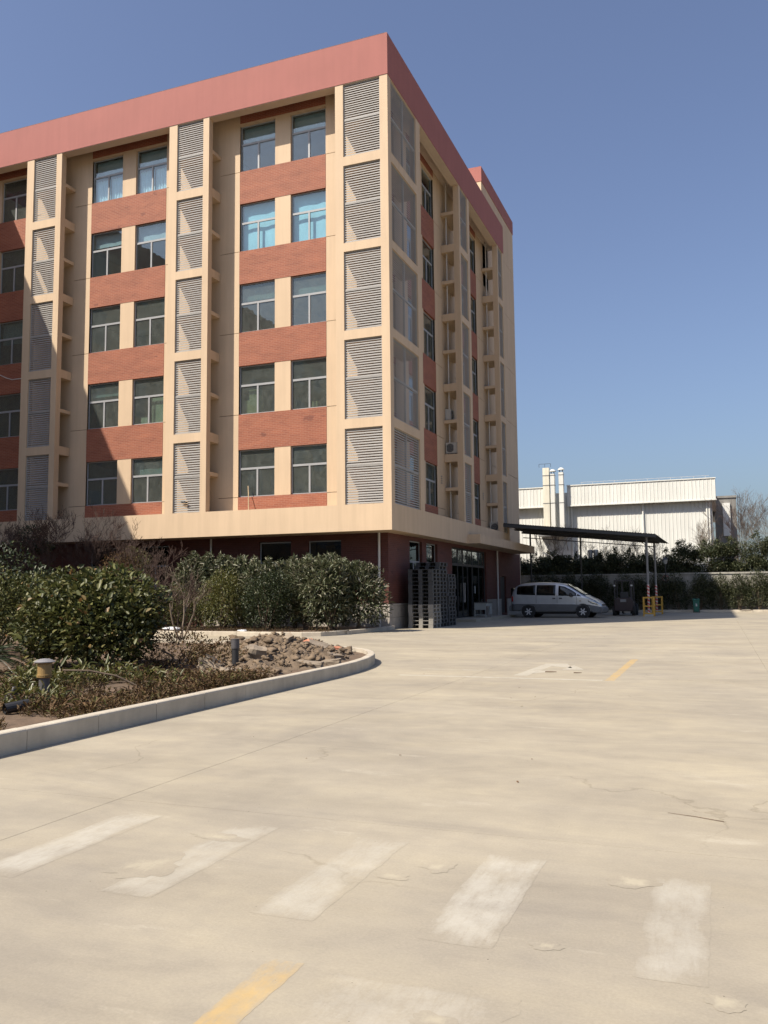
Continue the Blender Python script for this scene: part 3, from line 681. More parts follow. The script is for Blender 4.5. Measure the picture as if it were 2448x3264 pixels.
# sago palm fronds at the left edge
def sago(loc, label):
    root = empty('sago_palm', loc, 0, label, 'palm'); Cs, Ds, Ss = [], [], []; st = MB()
    for k in range(22):
        a = 2*math.pi*k/22*1.62; tilt = random.uniform(.15, .9); L = random.uniform(.75, 1.0); pts = []
        for i in range(9):
            t = i/8; rr = L*t*math.cos(tilt*(1-.1*t)); z = .25+L*math.sin(tilt)*t-.55*t*t*L
            pts.append(Vector((math.cos(a)*rr, math.sin(a)*rr, z)))
        st.tube(pts, .007, 4)
        for i in range(34):
            t = .12+.88*i/33; q = t*8; j = min(7, int(q)); p = pts[j].lerp(pts[j+1], q-j); dirv = (pts[j+1]-pts[j]).normalized(); side = Vector((-math.sin(a), math.cos(a), .25))
            for s in (-1, 1):
                d = (side*s+dirv*.55); d.z = abs(d.z)*.4; l = .16*(1-.4*abs(t-.5)*2); Cs.append(tuple(p+d.normalized()*l*.5)); Ds.append(tuple(d)); Ss.append(l)
    link('fronds', leaves_mesh('fronds', np.array(Cs), np.array(Ds), np.array(Ss), .09, L_OSM, .1), root); st.build('frond_rib', L_OSM, root)
    MB().lathe([(.12, -.1), (.14, .1), (.1, .3)], 10).build('trunk', BARK, root)
sago((-.35, -19.0, .12), 'sago palm with narrow fronds under the round bush at left')
bare('slender_shrub', (-3.3, -8.9, .12), 2.6, 3, 'small bare pale-stemmed tree right of the round bush', BARKP, 3, .45, .03, 'bare tree', lean=.5)
bare('maple_shrub', (-1.9, -11.2, .12), 1.9, 3, 'fine-twigged reddish shrub just behind the round bush', TWIG, 4, .5, .012, kids=(2, 4), rmin=.003)

# low dead weeds and leaf litter over the island soil
def weeds(name, n, inside, label, m, hmin, hmax, z0=.125, per=6, asp=.28):
    C, Dd, S = [], [], []; k = 0
    while k < n:
        p = inside()
        if p is None: continue
        k += 1; dens = noise.noise(Vector((p[0]*1.1, p[1]*1.1, 4.2)))
        if dens < -.22: continue
        h = random.uniform(hmin, hmax)*(1+.8*max(0, dens))
        for j in range(per):
            a = random.uniform(0, 6.28); t = random.random(); el = random.uniform(.1, 1.2)
            C.append((p[0]+math.cos(a)*h*.35*t, p[1]+math.sin(a)*h*.35*t, z0+h*(.12+.88*random.random())))
            Dd.append((math.cos(a)*math.cos(el), math.sin(a)*math.cos(el), math.sin(el))); S.append(random.uniform(.4, 1.0)*h*.55)
    return tag(link(name, leaves_mesh(name, np.array(C), np.array(Dd), np.array(S), asp, m, .3)), label, 'weeds', kind='stuff')
def in_island():
    y = random.uniform(-25.5, -13.6); x = 5.1-abs(random.gauss(0, 1.9))
    if y > -18.5 and x > 2.4+(y+18.5)*-.12: return None
    return (x, y)
weeds('dry_weeds', 5200, in_island, 'dry brown weeds and groundcover inside the kerbed bed', L_DRY, .05, .17, per=8)
def in_patch():
    y = random.uniform(-23.5, -19.0); x = random.uniform(1.0, 4.3); return (x, y) if noise.noise(Vector((x*.9+7, y*.9, 1))) > 0 else None
weeds('green_weeds', 900, in_patch, 'yellow-green weeds around the bollard lamp', L_YEL, .10, .26)

# --- facade bed: row of big-leaved shrubs, tallest at the right end
LOQ = [(-1.05, -.9, 2.55, 'big-leaved shrub at the building corner, rightmost of the facade hedge'), (-1.75, -1.9, 2.6, 'big-leaved shrub second from the building corner in the facade hedge'),
       (-2.9, -1.5, 2.7, 'big-leaved shrub third from the building corner in the facade hedge'), (-4.9, -1.0, 2.65, 'big-leaved shrub in the facade hedge below the second dark window'),
       (-6.9, -.8, 2.9, 'big-leaved shrub rising behind the yellow-green one in the facade hedge'), (-8.3, -.5, 3.05, 'tall pale-leaved shrub at the left end of the facade hedge'),
       (-2.3, -.6, 2.75, 'big-leaved shrub at the back of the facade hedge, left of the white drain pipe'), (-3.9, -.5, 2.8, 'big-leaved shrub at the back of the facade hedge between the two dark windows'), (-5.9, -.4, 2.85, 'big-leaved shrub at the back of the facade hedge under the left dark window')]
def loquat(x, y, h, label):
    lob = [((random.uniform(-.25, .25), random.uniform(-.2, .2), h*.36), (1.0, .8, h*.36)), ((random.uniform(-.3, .3), random.uniform(-.2, .2), h*.62), (.95, .75, h*.33))]
    for k in range(7): lob.append(((random.uniform(-.75, .75), random.uniform(-.4, .3), h*random.uniform(.80, .94)), (.20, .20, .30)))
    return bush('broadleaf_shrub', (x, y, .1), lob, 3600, .20, .26, L_LOQ, label, 'shrub', 'hedge along the sunlit facade', outw=.9, jit=.6, droop=.35, lump=.3, shell=.65)
for q in LOQ: loquat(*q)
bush('round_shrub', (-4.05, -2.5, .1), [((0, 0, 1.0), (1.0, .85, 1.05)), ((.35, 0, 1.45), (.7, .6, .8))], 5200, .075, .5, L_OSM, 'dense dark green shrub in the middle of the facade hedge', 'shrub')
bush('round_shrub', (-6.0, -2.4, .1), [((0, 0, 1.0), (.95, .8, 1.05)), ((.1, 0, 1.6), (.7, .6, .75))], 5000, .075, .5, L_YEL, 'yellow-green shrub in the facade hedge, left of the dark green one', 'shrub')
bush('round_shrub', (-7.6, -2.6, .1), [((0, 0, .8), (.9, .8, .85)), ((-.4, 0, 1.0), (.7, .6, .8))], 4200, .07, .5, L_PHOT, 'olive shrub at the left part of the facade hedge', 'shrub')
bush('brown_shrub', (-10.0, -3.0, .1), [((0, 0, 1.5), (1.0, .9, 1.5)), ((-.5, .1, 2.0), (.8, .7, .9))], 5200, .06, .4, L_BRN, 'russet-brown shrub with a yellowish top below the dark soffit', 'shrub', stems=8)
bush('round_shrub', (-10.2, -2.2, .1), [((0, 0, 2.55), (.75, .7, .7))], 1500, .06, .5, L_YEL, 'yellowish crown showing over the russet shrub', 'shrub')
for k, (x, y, h, n, lab) in enumerate([(-8.6, -3.0, 3.5, 3, 'bare reddish shrub in front of the big-leaved hedge, rightmost of the bare ones'), (-10.7, -2.2, 4.0, 4, 'bare shrub left of the russet-brown shrub below the band'),
                                       (-12.6, -2.8, 4.9, 4, 'bare shrub with forked twigs reaching over the band, tallest of the bare ones'), (-14.9, -3.0, 4.6, 4, 'bare shrub with twigs around the dark leafy clump at left'),
                                       (-16.8, -2.6, 4.3, 4, 'bare shrub at the far left edge in front of the band')]):
    bare('bare_shrub', (x, y, .1), h, n, lab, TWIG, 5, .5, .03, kids=(2, 3), lean=.45, rmin=.005, group='bare shrubs along the facade')
bush('clump_tree', (-14.5, -3.1, .1), [((0, 0, 3.75), (.62, .55, .50)), ((.5, 0, 3.3), (.5, .4, .35))], 900, .11, .45, L_OSM, 'small dark leafy crown sticking up in front of the band at left', 'tree', stems=2)
bush('dark_bush', (-12.4, -3.2, .1), [((0, 0, 1.2), (1.6, .8, 1.2)), ((-2.0, .2, 1.3), (1.5, .8, 1.3)), ((1.6, .2, 1.1), (1.2, .8, 1.1))], 6500, .08, .45, L_OSM, 'dark low bush in the shade behind the round bush at left')
def in_bed():
    x = random.uniform(-10, -.7); y = random.uniform(-4.15, -2.2); return (x, y)
weeds('bed_weeds', 700, in_bed, 'low weeds and dead leaves along the hedge foot', L_DRY, .05, .14, .10)

# --- rubble mound in the island
def mound_h(x, y):
    h = 0
    for (cx, cy, sx, sy, a) in ((3.9, -16.4, 1.0, 1.5, .26), (3.2, -14.6, 1.2, 1.3, .40), (2.2, -12.9, 1.3, 1.0, .40), (1.2, -12.6, 1.5, 1.1, .30), (4.2, -18.4, .7, 1.2, .10)):
        h += a*math.exp(-((x-cx)/sx)**2-((y-cy)/sy)**2)
    # keep inside the kerb
    e = min(1, max(0, (5.15-x-max(0, (y+15.5))*.28)/.7))
    n = .13*noise.fractal(Vector((x*1.9, y*1.9, 0)), .8, 2.1, 4)+.09*noise.fractal(Vector((x*8, y*8, 3)), .6, 2.1, 3)
    return .06+(h*.62+n*.8*min(1, h*5))*e
nx, ny = 150, 190; xs = np.linspace(-1.2, 5.12, nx); ys = np.linspace(-20.4, -11.0, ny)
V = np.array([(x, y, mound_h(x, y)) for y in ys for x in xs])
I = np.arange(nx*ny).reshape(ny, nx); Q = np.stack([I[:-1, :-1], I[:-1, 1:], I[1:, 1:], I[1:, :-1]], -1).reshape(-1, 4)
# drop what would stick out past the curved kerb
def inside_isl(x, y):
    pts = ISL+[(-24, -36)]; c = False
    for (x1, y1), (x2, y2) in zip(pts, pts[1:]+pts[:1]):
        if (y1 > y) != (y2 > y) and x < (x2-x1)*(y-y1)/(y2-y1)+x1: c = not c
    return c
ok = np.array([inside_isl(x+.12, y+.12) for x, y, z in V]); Q = Q[ok[Q].all(1)]
tag(link('rubble_mound', np_mesh('rubble_mound', V, Q, CLOD, True)), 'heap of dug-up brown soil inside the kerbed island', 'soil heap', kind='stuff')
def rock_mesh(name, seed, m, sub=2, flat=1.0, rough=.45):
    bm = bmesh.new(); bmesh.ops.create_icosphere(bm, subdivisions=sub, radius=1)
    for v in bm.verts:
        k = 1+rough*noise.fractal(v.co*1.3+Vector((seed*7.3, 0, 0)), .9, 2.0, 3); v.co *= k; v.co.z *= flat
    me = bpy.data.meshes.new(name); bm.to_mesh(me); bm.free(); me.materials.append(m); return me
V, Q = [], []
base = [rock_mesh('clod', s, CLOD, 2, .75, 1.0) for s in range(7)]
bv = [np.array([v.co[:] for v in m.vertices]) for m in base]; bf = [np.array([p.vertices[:] for p in m.polygons]) for m in base]
off = 0
for k in range(3400):
    x = random.gauss(3.0, 1.3); y = random.gauss(-14.9, 1.9)
    if not inside_isl(x+.2, y+.2) or x < -.5: continue
    h = mound_h(x, y)
    if h < .14: continue
    s = .013+.055*random.random()**3+(.05 if random.random() < .05 else 0); i = random.randrange(7); a = random.uniform(0, 6.28)
    Rm = np.array([[math.cos(a), -math.sin(a), 0], [math.sin(a), math.cos(a), 0], [0, 0, 1]])
    V.append(bv[i]@Rm.T*s*np.array([random.uniform(.8, 1.5), 1, random.uniform(.6, 1.1)])+np.array([x, y, h+s*.3])); Q.append(bf[i]+off); off += len(bv[i])
tag(link('soil_clods', np_mesh('soil_clods', np.concatenate(V), np.concatenate(Q), CLOD)), 'loose earth clods strewn over the soil heap', 'soil clods', kind='stuff')
def chunk(x, y, s, dims, rot, m, label, cat='concrete chunk', dz=.05):
    bm = bmesh.new(); bmesh.ops.create_cube(bm, size=1); bmesh.ops.subdivide_edges(bm, edges=bm.edges[:], cuts=3, use_grid_fill=True)
    for v in bm.verts:
        v.co += Vector((noise.noise(v.co*2.1+Vector((x, y, 0))), noise.noise(v.co*2.1+Vector((y, x, 5))), noise.noise(v.co*2.1+Vector((3, x, y)))))*.16
        v.co = Vector((v.co.x*dims[0], v.co.y*dims[1], v.co.z*dims[2]))*s
    me = bpy.data.meshes.new('chunk'); bm.to_mesh(me); bm.free(); me.materials.append(m)
    o = link('concrete_chunk' if m is RUBBLE else 'brick_fragment', me, None, (x, y, mound_h(x, y)+dz), rot); return tag(o, label, cat)
chunk(3.55, -13.95, .42, (1, .75, .28), (.25, .35, .4), RUBBLE, 'large tilted slab on top of the rubble heap', dz=.05)
chunk(3.2, -13.7, .3, (.9, .6, .3), (.4, -.3, .9), TERRA, 'pinkish broken tile leaning on the large tilted slab', 'brick fragment', .06)
chunk(4.35, -14.9, .36, (1, .7, .25), (.15, .1, 1.1), RUBBLE, 'pale concrete slab near the island nose')
chunk(3.55, -16.5, .34, (.9, .8, .8), (.3, .2, .5), RUBBLE, 'rounded pale lump beside the headless bollard')
chunk(3.0, -17.1, .40, (1.1, .8, .5), (.1, .4, .2), RUBBLE, 'pale lump left of the headless bollard, low on the heap')
chunk(4.62, -16.5, .36, (1.2, .6, .3), (.05, .1, .35), RUBBLE, 'long pale chunk against the kerb, right of the heap foot')
chunk(4.75, -15.85, .30, (1.1, .5, .35), (.1, -.1, .2), RUBBLE, 'small pale chunk against the kerb near its bend')
chunk(4.35, -18.6, .30, (1.2, .9, .5), (.1, .1, .9), RUBBLE, 'whitish stone behind the kerb, left of the rubble')
chunk(3.4, -15.3, .13, (1.2, .5, .4), (.2, -.6, .3), TERRA, 'orange brick splinter low on the rubble heap', 'brick fragment')
chunk(3.75, -13.35, .17, (1, .7, .6), (.2, .2, .3), TERRA, 'orange brick piece right of the large slab', 'brick fragment', .05)
chunk(2.1, -14.2, .32, (1, .6, .3), (.5, .3, .1), RUBBLE, 'flat slab at the back of the heap behind the headless bollard', dz=.04)
chunk(2.5, -13.3, .27, (1, .7, .3), (.3, -.5, .8), RUBBLE, 'flat slab high on the heap, right of the headless bollard', dz=.04)

# --- bollard lamps and bits of pipe
def cyl_thing(name, loc, label, cat, parts):
    root = empty(name, loc, 0, label, cat)
    for (nm, prof, m) in parts: MB().lathe(prof, 24).build(nm, m, root, smooth=False)
    return root
AMBER = mat('aged_amber_lens', (.26, .17, .065), .45, .15, 8); CAPG = mat('weathered_cap', (.20, .195, .20), .5, .12, 10); POSTG = mat('dark_grey_post', (.075, .072, .075), .55, .12, 6)
cyl_thing('bollard_lamp', (3.12, -21.35, .1), 'short bollard garden lamp with flat cap and amber lens', 'lamp',
          [('post', [(.068, -.05), (.068, .27)], POSTG), ('lens', [(.088, .31), (.088, .455), (.095, .46), (.095, .47)], AMBER), ('collar', [(.07, .27), (.098, .285), (.098, .295), (.085, .30), (.098, .305), (.098, .315), (.088, .318)], AMBER),
           ('cap', [(.10, .47), (.132, .475), (.135, .485), (.10, .505), (.06, .52), (.01, .525)], CAPG)])
cyl_thing('headless_bollard', (3.55, -17.25, .24), 'dark headless bollard stub standing in the rubble heap', 'bollard',
          [('post', [(.062, -.1), (.062, .26)], BLACKP), ('collar', [(.072, .26), (.074, .28), (.072, .41), (.075, .415), (.075, .43)], POSTG)])
p = MB(); p.tube([(3.95, -22.85, .19), (4.05, -22.6, .22)], .06, 14, cap=False); p.tube([(4.05, -22.6, .22), (3.95, -22.85, .19)], .05, 14, cap=False)
p.quad(*[(4.04+.05*math.cos(t)*.9, -22.62, .22+.05*math.sin(t)) for t in [2*math.pi*k/12 for k in range(12)]])
o = p.build('pipe_offcut', BLACKP); o.rotation_euler = (0, 0, 0); tag(o, 'open-ended black pipe lying in front of the bollard lamp', 'pipe')
p = MB(); p.lathe([(.0, -.09), (.06, -.08), (.095, -.02), (.095, .03), (.06, .08), (.0, .09)], 16); p.tube([(0, 0, .06), (.02, .05, .16)], .03, 8)
o = p.build('black_pot', BLACKP, None, True, loc=(3.42, -22.2, .2), rot=(.5, .3, 0)); tag(o, 'round black plastic fitting in the weeds at the left edge', 'fitting')
p = MB(); p.tube([(3.2+.0, -21.1, .45), (3.5, -20.95, .44), (3.8, -20.75, .36), (4.02, -20.6, .22), (4.08, -20.55, .1)], .013, 7); tag(p.build('bent_conduit', BARK), 'thin brown conduit arching right from the bollard lamp', 'conduit')
p = MB(); p.tube([(3.0, -21.42, .30), (2.96, -21.45, .2), (2.9, -21.5, .13)], .012, 6); tag(p.build('hanging_cord', mat('white_cord', (.6, .58, .52), .7)), 'short white cord hanging at the bollard lamp post', 'cord')
p = MB(); p.tube([(3.2, -20.1, .2), (4.0, -19.5, .17), (4.5, -18.9, .2)], .008, 5); tag(p.build('dead_stick', BARK), 'thin dead stick lying among the weeds behind the kerb', 'stick')
me = rock_mesh('sack', 3, mat('white_sack', (.55, .56, .58), .6, .1, 6), 3, .35, .25)
o = link('white_sack', me, None, (-7.3, -3.7, .2)); o.scale = (.42, .2, .2); tag(o, 'crumpled white sack lying on the soil by the facade kerb', 'sack')
o = link('white_sack', me, None, (-4.3, -3.75, .15)); o.scale = (.2, .12, .12); tag(o, 'small white plastic scrap under the dark green shrub', 'plastic scrap')

# ================================================================== things on and against the building
ACW = mat('ac_white', (.42, .41, .38), .6, .06); ACD = mat('ac_grille', (.045, .046, .05), .6, .1)
def ac_unit(loc, rz, w, label, wall=False):
    o = empty('air_conditioner', loc, rz, label, 'air conditioner')
    b = MB(); b.box(-w/2, w/2, .012, .30, .05, .60); b.box(-w/2, w/2, 0, .012, .05, .09); b.box(-w/2, w/2, 0, .012, .56, .60); b.box(-w/2, -w/2+.05, 0, .012, .09, .56); b.box(w/2-.22, w/2, 0, .012, .09, .56)
    b.build('casing', ACW, o, bevel=.008)
    cx = (-w/2+.05+w/2-.22)/2; r = .215
    f = MB(); f.lathe([(r, 0), (r, .004)], 20); g = f.build('fan_recess', ACD, o, loc=(cx, .006, .325), rot=(R(90), 0, 0))
    g2 = MB()
    for k in range(5): rr = r*(k+1)/5; g2.tube([(cx+rr*math.cos(t), -.004, .325+rr*math.sin(t)) for t in [2*math.pi*i/20 for i in range(21)]], .004, 4)
    g2.build('fan_grille', ACW, o)
    for s in (-1, 1): MB().box(s*w*.32-.03, s*w*.32+.03, .03, .27, 0, .05).build('foot', ACD, o)
    return o
ac_unit((-.66, 10.62, LV[3][1]+1.762), R(90), .62, 'air conditioner on the shaded tower ledge, upper of two')
ac_unit((-.62, 10.22, LV[3][1]+.032), 0, .62, 'air conditioner on the shaded tower ledge, lower of two')
ac_unit((-.47, 18.5, ZBT+.0), 0, .75, 'air conditioner at the bottom of the farthest tower recess')
# leaning pole and wall cable, cloth caught in the louvre
b = MB(); b.tube([(-6.57, .55, 4.88), (-6.72, .80, 5.6), (-6.83, .95, 5.98)], .02, 6); tag(b.build('wooden_pole', mat('pale_wood', (.42, .32, .2), .8)), 'thin wooden pole leaning against the lowest brick band', 'pole')
b = MB(); b.tube([(-22, .955, 12.45), (-20.7, .955, 12.19), (-20.3, .955, 12.0), (-19.9, .955, 11.87), (-18.5, .955, 11.88)], .02, 5); tag(b.build('wall_cable', mat('white_cable', (.62, .6, .57), .6)), 'white cable strung across the shaded brick band at left', 'cable')
me = rock_mesh('rag', 9, BLACKP, 2, .5, .6); o = link('dark_rag', me, None, (-9.35, -.02, 5.32), (.3, .2, 0)); o.scale = (.16, .05, .09); tag(o, 'small dark rag caught in the lowest middle louvre', 'rag')
for k, (x, y) in enumerate(((-.97, 9.55), (-.97, 17.6))):
    b = MB()
    for j in range(4): b.box(x-.0, x+.02, y-.09, y+.09, 6.75+j*.11, 6.80+j*.11)
    b.build('vent_slots', STEELG, bld)

# ------------------------------------------------------------------ pallets
PAL = mat('grey_plastic_pallet', (.045, .046, .048), .65, .12, 3); PAL_LIT = mat('sunlit_plastic_pallet', (.22, .21, .19), .65, .1, 3)  # sun and shade put into colour: dark tone for shaded pallets, pale for lit
PW, PD, PH = 1.04, 1.08, .158
def make_pallet(m):
    root = empty('pallet'); b = MB(); b.box(-PW/2, PW/2, 0, PD, PH-.026, PH-.002)
    b.build('deck', m, root)
    for (x0, x1) in ((-PW/2, -PW/2+.17), (-.08, .08), (PW/2-.19, PW/2)):
        r = MB()
        for (y0, y1) in ((0, .16), (PD/2-.08, PD/2+.08), (PD-.16, PD)): r.box(x0, x1, y0, y1, .02, PH-.0262)
        r.box(x0, x1, 0, PD, 0, .0198); r.build('runner', m, root)
    return root
protos = [make_pallet(PAL), make_pallet(PAL_LIT)]
used = [False, False]
ORD = ['lowest', 'second', 'third', 'fourth', 'fifth', 'sixth', 'seventh', 'eighth', 'ninth', 'tenth', 'eleventh', 'twelfth', 'thirteenth', 'fourteenth', 'fifteenth', 'sixteenth', 'seventeenth', 'eighteenth']
for s, (cx, y0, n, nm) in enumerate(((.27, 2.42, 15, 'stack nearest the building corner'), (.20, 3.60, 17, 'tallest middle stack'), (.22, 4.80, 14, 'stack nearest the entrance'))):
    for k in range(n):
        w = 1 if (s == 0 and k < 6) else 0
        if used[w]: p = copy_tree(protos[w])
        else: p = protos[w]; used[w] = True
        p.location = (cx+random.uniform(-.018, .018), y0+random.uniform(-.02, .02), k*PH); p.rotation_euler = (0, 0, random.uniform(-.012, .012))
        where = 'topmost' if k == n-1 else (ORD[k] if k == 0 else ORD[k]+' from the ground')
        tag(p, ('sunlit-toned grey' if w else 'grey')+' plastic pallet, %s in the %s' % (where, nm), 'pallet', 'pallets stacked by the shaded wall')

# ------------------------------------------------------------------ old desk by the entrance
d = empty('old_desk', (.12, 12.35, .14), 0, 'old grey metal desk on the step by the entrance', 'desk')
DK = mat('desk_grey', (.30, .31, .29), .6, .1); DKT = mat('desk_top', (.07, .07, .07), .5, .1)
MB().box(-.34, .34, -.02, 1.25, .73, .765).build('desk_top', DKT, d)
for (x, y) in ((-.30, .02), (.28, .02), (-.30, 1.18), (.28, 1.18)): MB().box(x-.02, x+.02, y-.02, y+.02, 0, .73).build('leg', DK, d)
MB().box(-.279, .259, .01, .03, .38, .729).build('end_panel', DK, d); MB().box(-.279, .259, .01, .03, .10, .14).build('rail', DK, d)
for k in range(3): MB().box(.262, .30, .06+k*.38, .42+k*.38, .56, .71).build('drawer', DK, d)
MB().box(.262, .30, .80, 1.15, .12, .54).build('drawer', DK, d)

# ------------------------------------------------------------------ van
VANS = None
def car_paint(name, c, rough=.32, metal=.55, coat=.6):
    m, nt, bs = new_mat(name); bs.inputs['Base Color'].default_value = (*c, 1); bs.inputs['Roughness'].default_value = rough
    bs.inputs['Metallic'].default_value = metal; bs.inputs['Coat Weight'].default_value = coat; bs.inputs['Coat Roughness'].default_value = .08
    nt.links.new(ramp(nt, noise_n(nt, objc(nt), 2.2, 5), [(.3, mul(c, .9)), (.7, mul(c, 1.06))]), bs.inputs['Base Color']); return m
SILVER = car_paint('silver_paint', (.56, .58, .60)); CLAD = mat('van_grey_cladding', (.11, .112, .115), .55, .08, 3); TYRE = mat('tyre_rubber', (.018, .018, .018), .85, .2, 20)
RIM = mat('alloy_rim', (.52, .52, .52), .4, .05, metal=.1); VGL = glass_mat('van_glass', (.10, .11, .11), .04, 1.5); LAMP = glass_mat('headlamp_lens', (.75, .78, .8), .12, 1.5)
REFL = mat('lamp_reflector', (.6, .6, .62), .2, .05, metal=.9); TAIL = mat('tail_red', (.35, .02, .02), .3, .05)
# outline of the body: x, sill height, belt height, roof height, half widths at sill / belt / roof
ST = [(.02, .48, .86, .92, .70, .74, .60), (.07, .36, 1.05, 1.25, .78, .82, .62), (.20, .33, 1.20, 1.58, .84, .885, .66), (.42, .32, 1.22, 1.76, .86, .90, .70), (.75, .32, 1.21, 1.84, .87, .905, .72),
      (1.4, .31, 1.19, 1.87, .875, .91, .73), (2.1, .31, 1.17, 1.865, .875, .91, .73), (2.7, .30, 1.15, 1.82, .875, .91, .72), (3.08, .30, 1.13, 1.74, .875, .905, .70), (3.45, .30, 1.11, 1.52, .875, .90, .70),
      (3.80, .30, 1.09, 1.29, .87, .89, .74), (4.10, .29, 1.05, 1.13, .86, .875, .78), (4.40, .27, .95, 1.00, .84, .85, .77), (4.65, .25, .80, .86, .80, .80, .72), (4.82, .24, .64, .72, .70, .70, .62), (4.90, .30, .52, .58, .58, .58, .52)]
def st_at(x):
    for a, b in zip(ST, ST[1:]):
        if a[0] <= x <= b[0]: t = (x-a[0])/(b[0]-a[0]); return [a[i]+(b[i]-a[i])*t for i in range(7)]
    return list(ST[0] if x < ST[0][0] else ST[-1])
def side_y(x, z):
    """half width of the body at height z"""
    _, zs, zb, zr, ws, wb, wr = st_at(x)
    if z <= zb: t = max(0, min(1, (z-zs)/max(.01, zb-zs))); return ws+(wb-ws)*math.sin(t*math.pi/2)
    t = min(1, (z-zb)/max(.01, zr-zb)); return wb+(wr-wb)*t**1.5
van = empty('silver_van', (0, 0, 0), 0, 'silver minivan with darker grey lower sides parked in the building shadow', 'van')
b = MB(); NR = 20
for s in ST:
    x, zs, zb, zr, ws, wb, wr = s; ring = []
    for k in range(7): t = k/6; z = zs+(zb-zs)*t; ring.append((side_y(x, z), z))
    for k in range(1, 6): t = k/5; z = zb+(zr-.06-zb)*t; ring.append((side_y(x, z), z))
    rw = ring[-1][0]; ring += [(rw*.93, zr-.02), (rw*.7, zr+.004), (rw*.35, zr+.016), (0, zr+.02)]
    full = [(-y, z) for y, z in ring]+[(y, z) for y, z in ring[::-1][1:]]
    for (y, z) in full: b.v.append((x, y, z))
M_ = len(b.v)//len(ST)
for i in range(len(ST)-1):
    for j in range(M_-1): b.face([i*M_+j, (i+1)*M_+j, (i+1)*M_+j+1, i*M_+j+1])
b.face([j for j in range(M_)]); b.face([(len(ST)-1)*M_+j for j in range(M_)][::-1])
for i in range(len(ST)-1): b.face([i*M_, i*M_+M_-1, (i+1)*M_+M_-1, (i+1)*M_])
body = b.build('body', SILVER, van, smooth=True)
md = body.modifiers.new('sub', 'SUBSURF'); md.levels = 1; md.render_levels = 2
def side_patch(name, outline, m, side, off=.012, parent=None, nx=10, nz=5):
    """patch following the body side; outline = list of (x, zlow, zhigh)"""
    p = MB(); cols = []
    xs = [outline[0][0]+(outline[-1][0]-outline[0][0])*k/nx for k in range(nx+1)]
    def lerp(x, i):
        for a, c in zip(outline, outline[1:]):
            if a[0] <= x <= c[0]+1e-6: t = (x-a[0])/max(1e-6, c[0]-a[0]); return a[i]+(c[i]-a[i])*t
        return outline[-1][i]
    for x in xs:
        z0, z1 = lerp(x, 1), lerp(x, 2)
        for k in range(nz+1): z = z0+(z1-z0)*k/nz; p.v.append((x, side*(side_y(x, z)+off), z))
    for i in range(nx):
        for k in range(nz):
            q = [i*(nz+1)+k, (i+1)*(nz+1)+k, (i+1)*(nz+1)+k+1, i*(nz+1)+k+1]; p.face(q if side < 0 else q[::-1])
    o = p.build(name, m, parent or van, smooth=True); sd = o.modifiers.new('solid', 'SOLIDIFY'); sd.thickness = .014; sd.offset = -1; return o
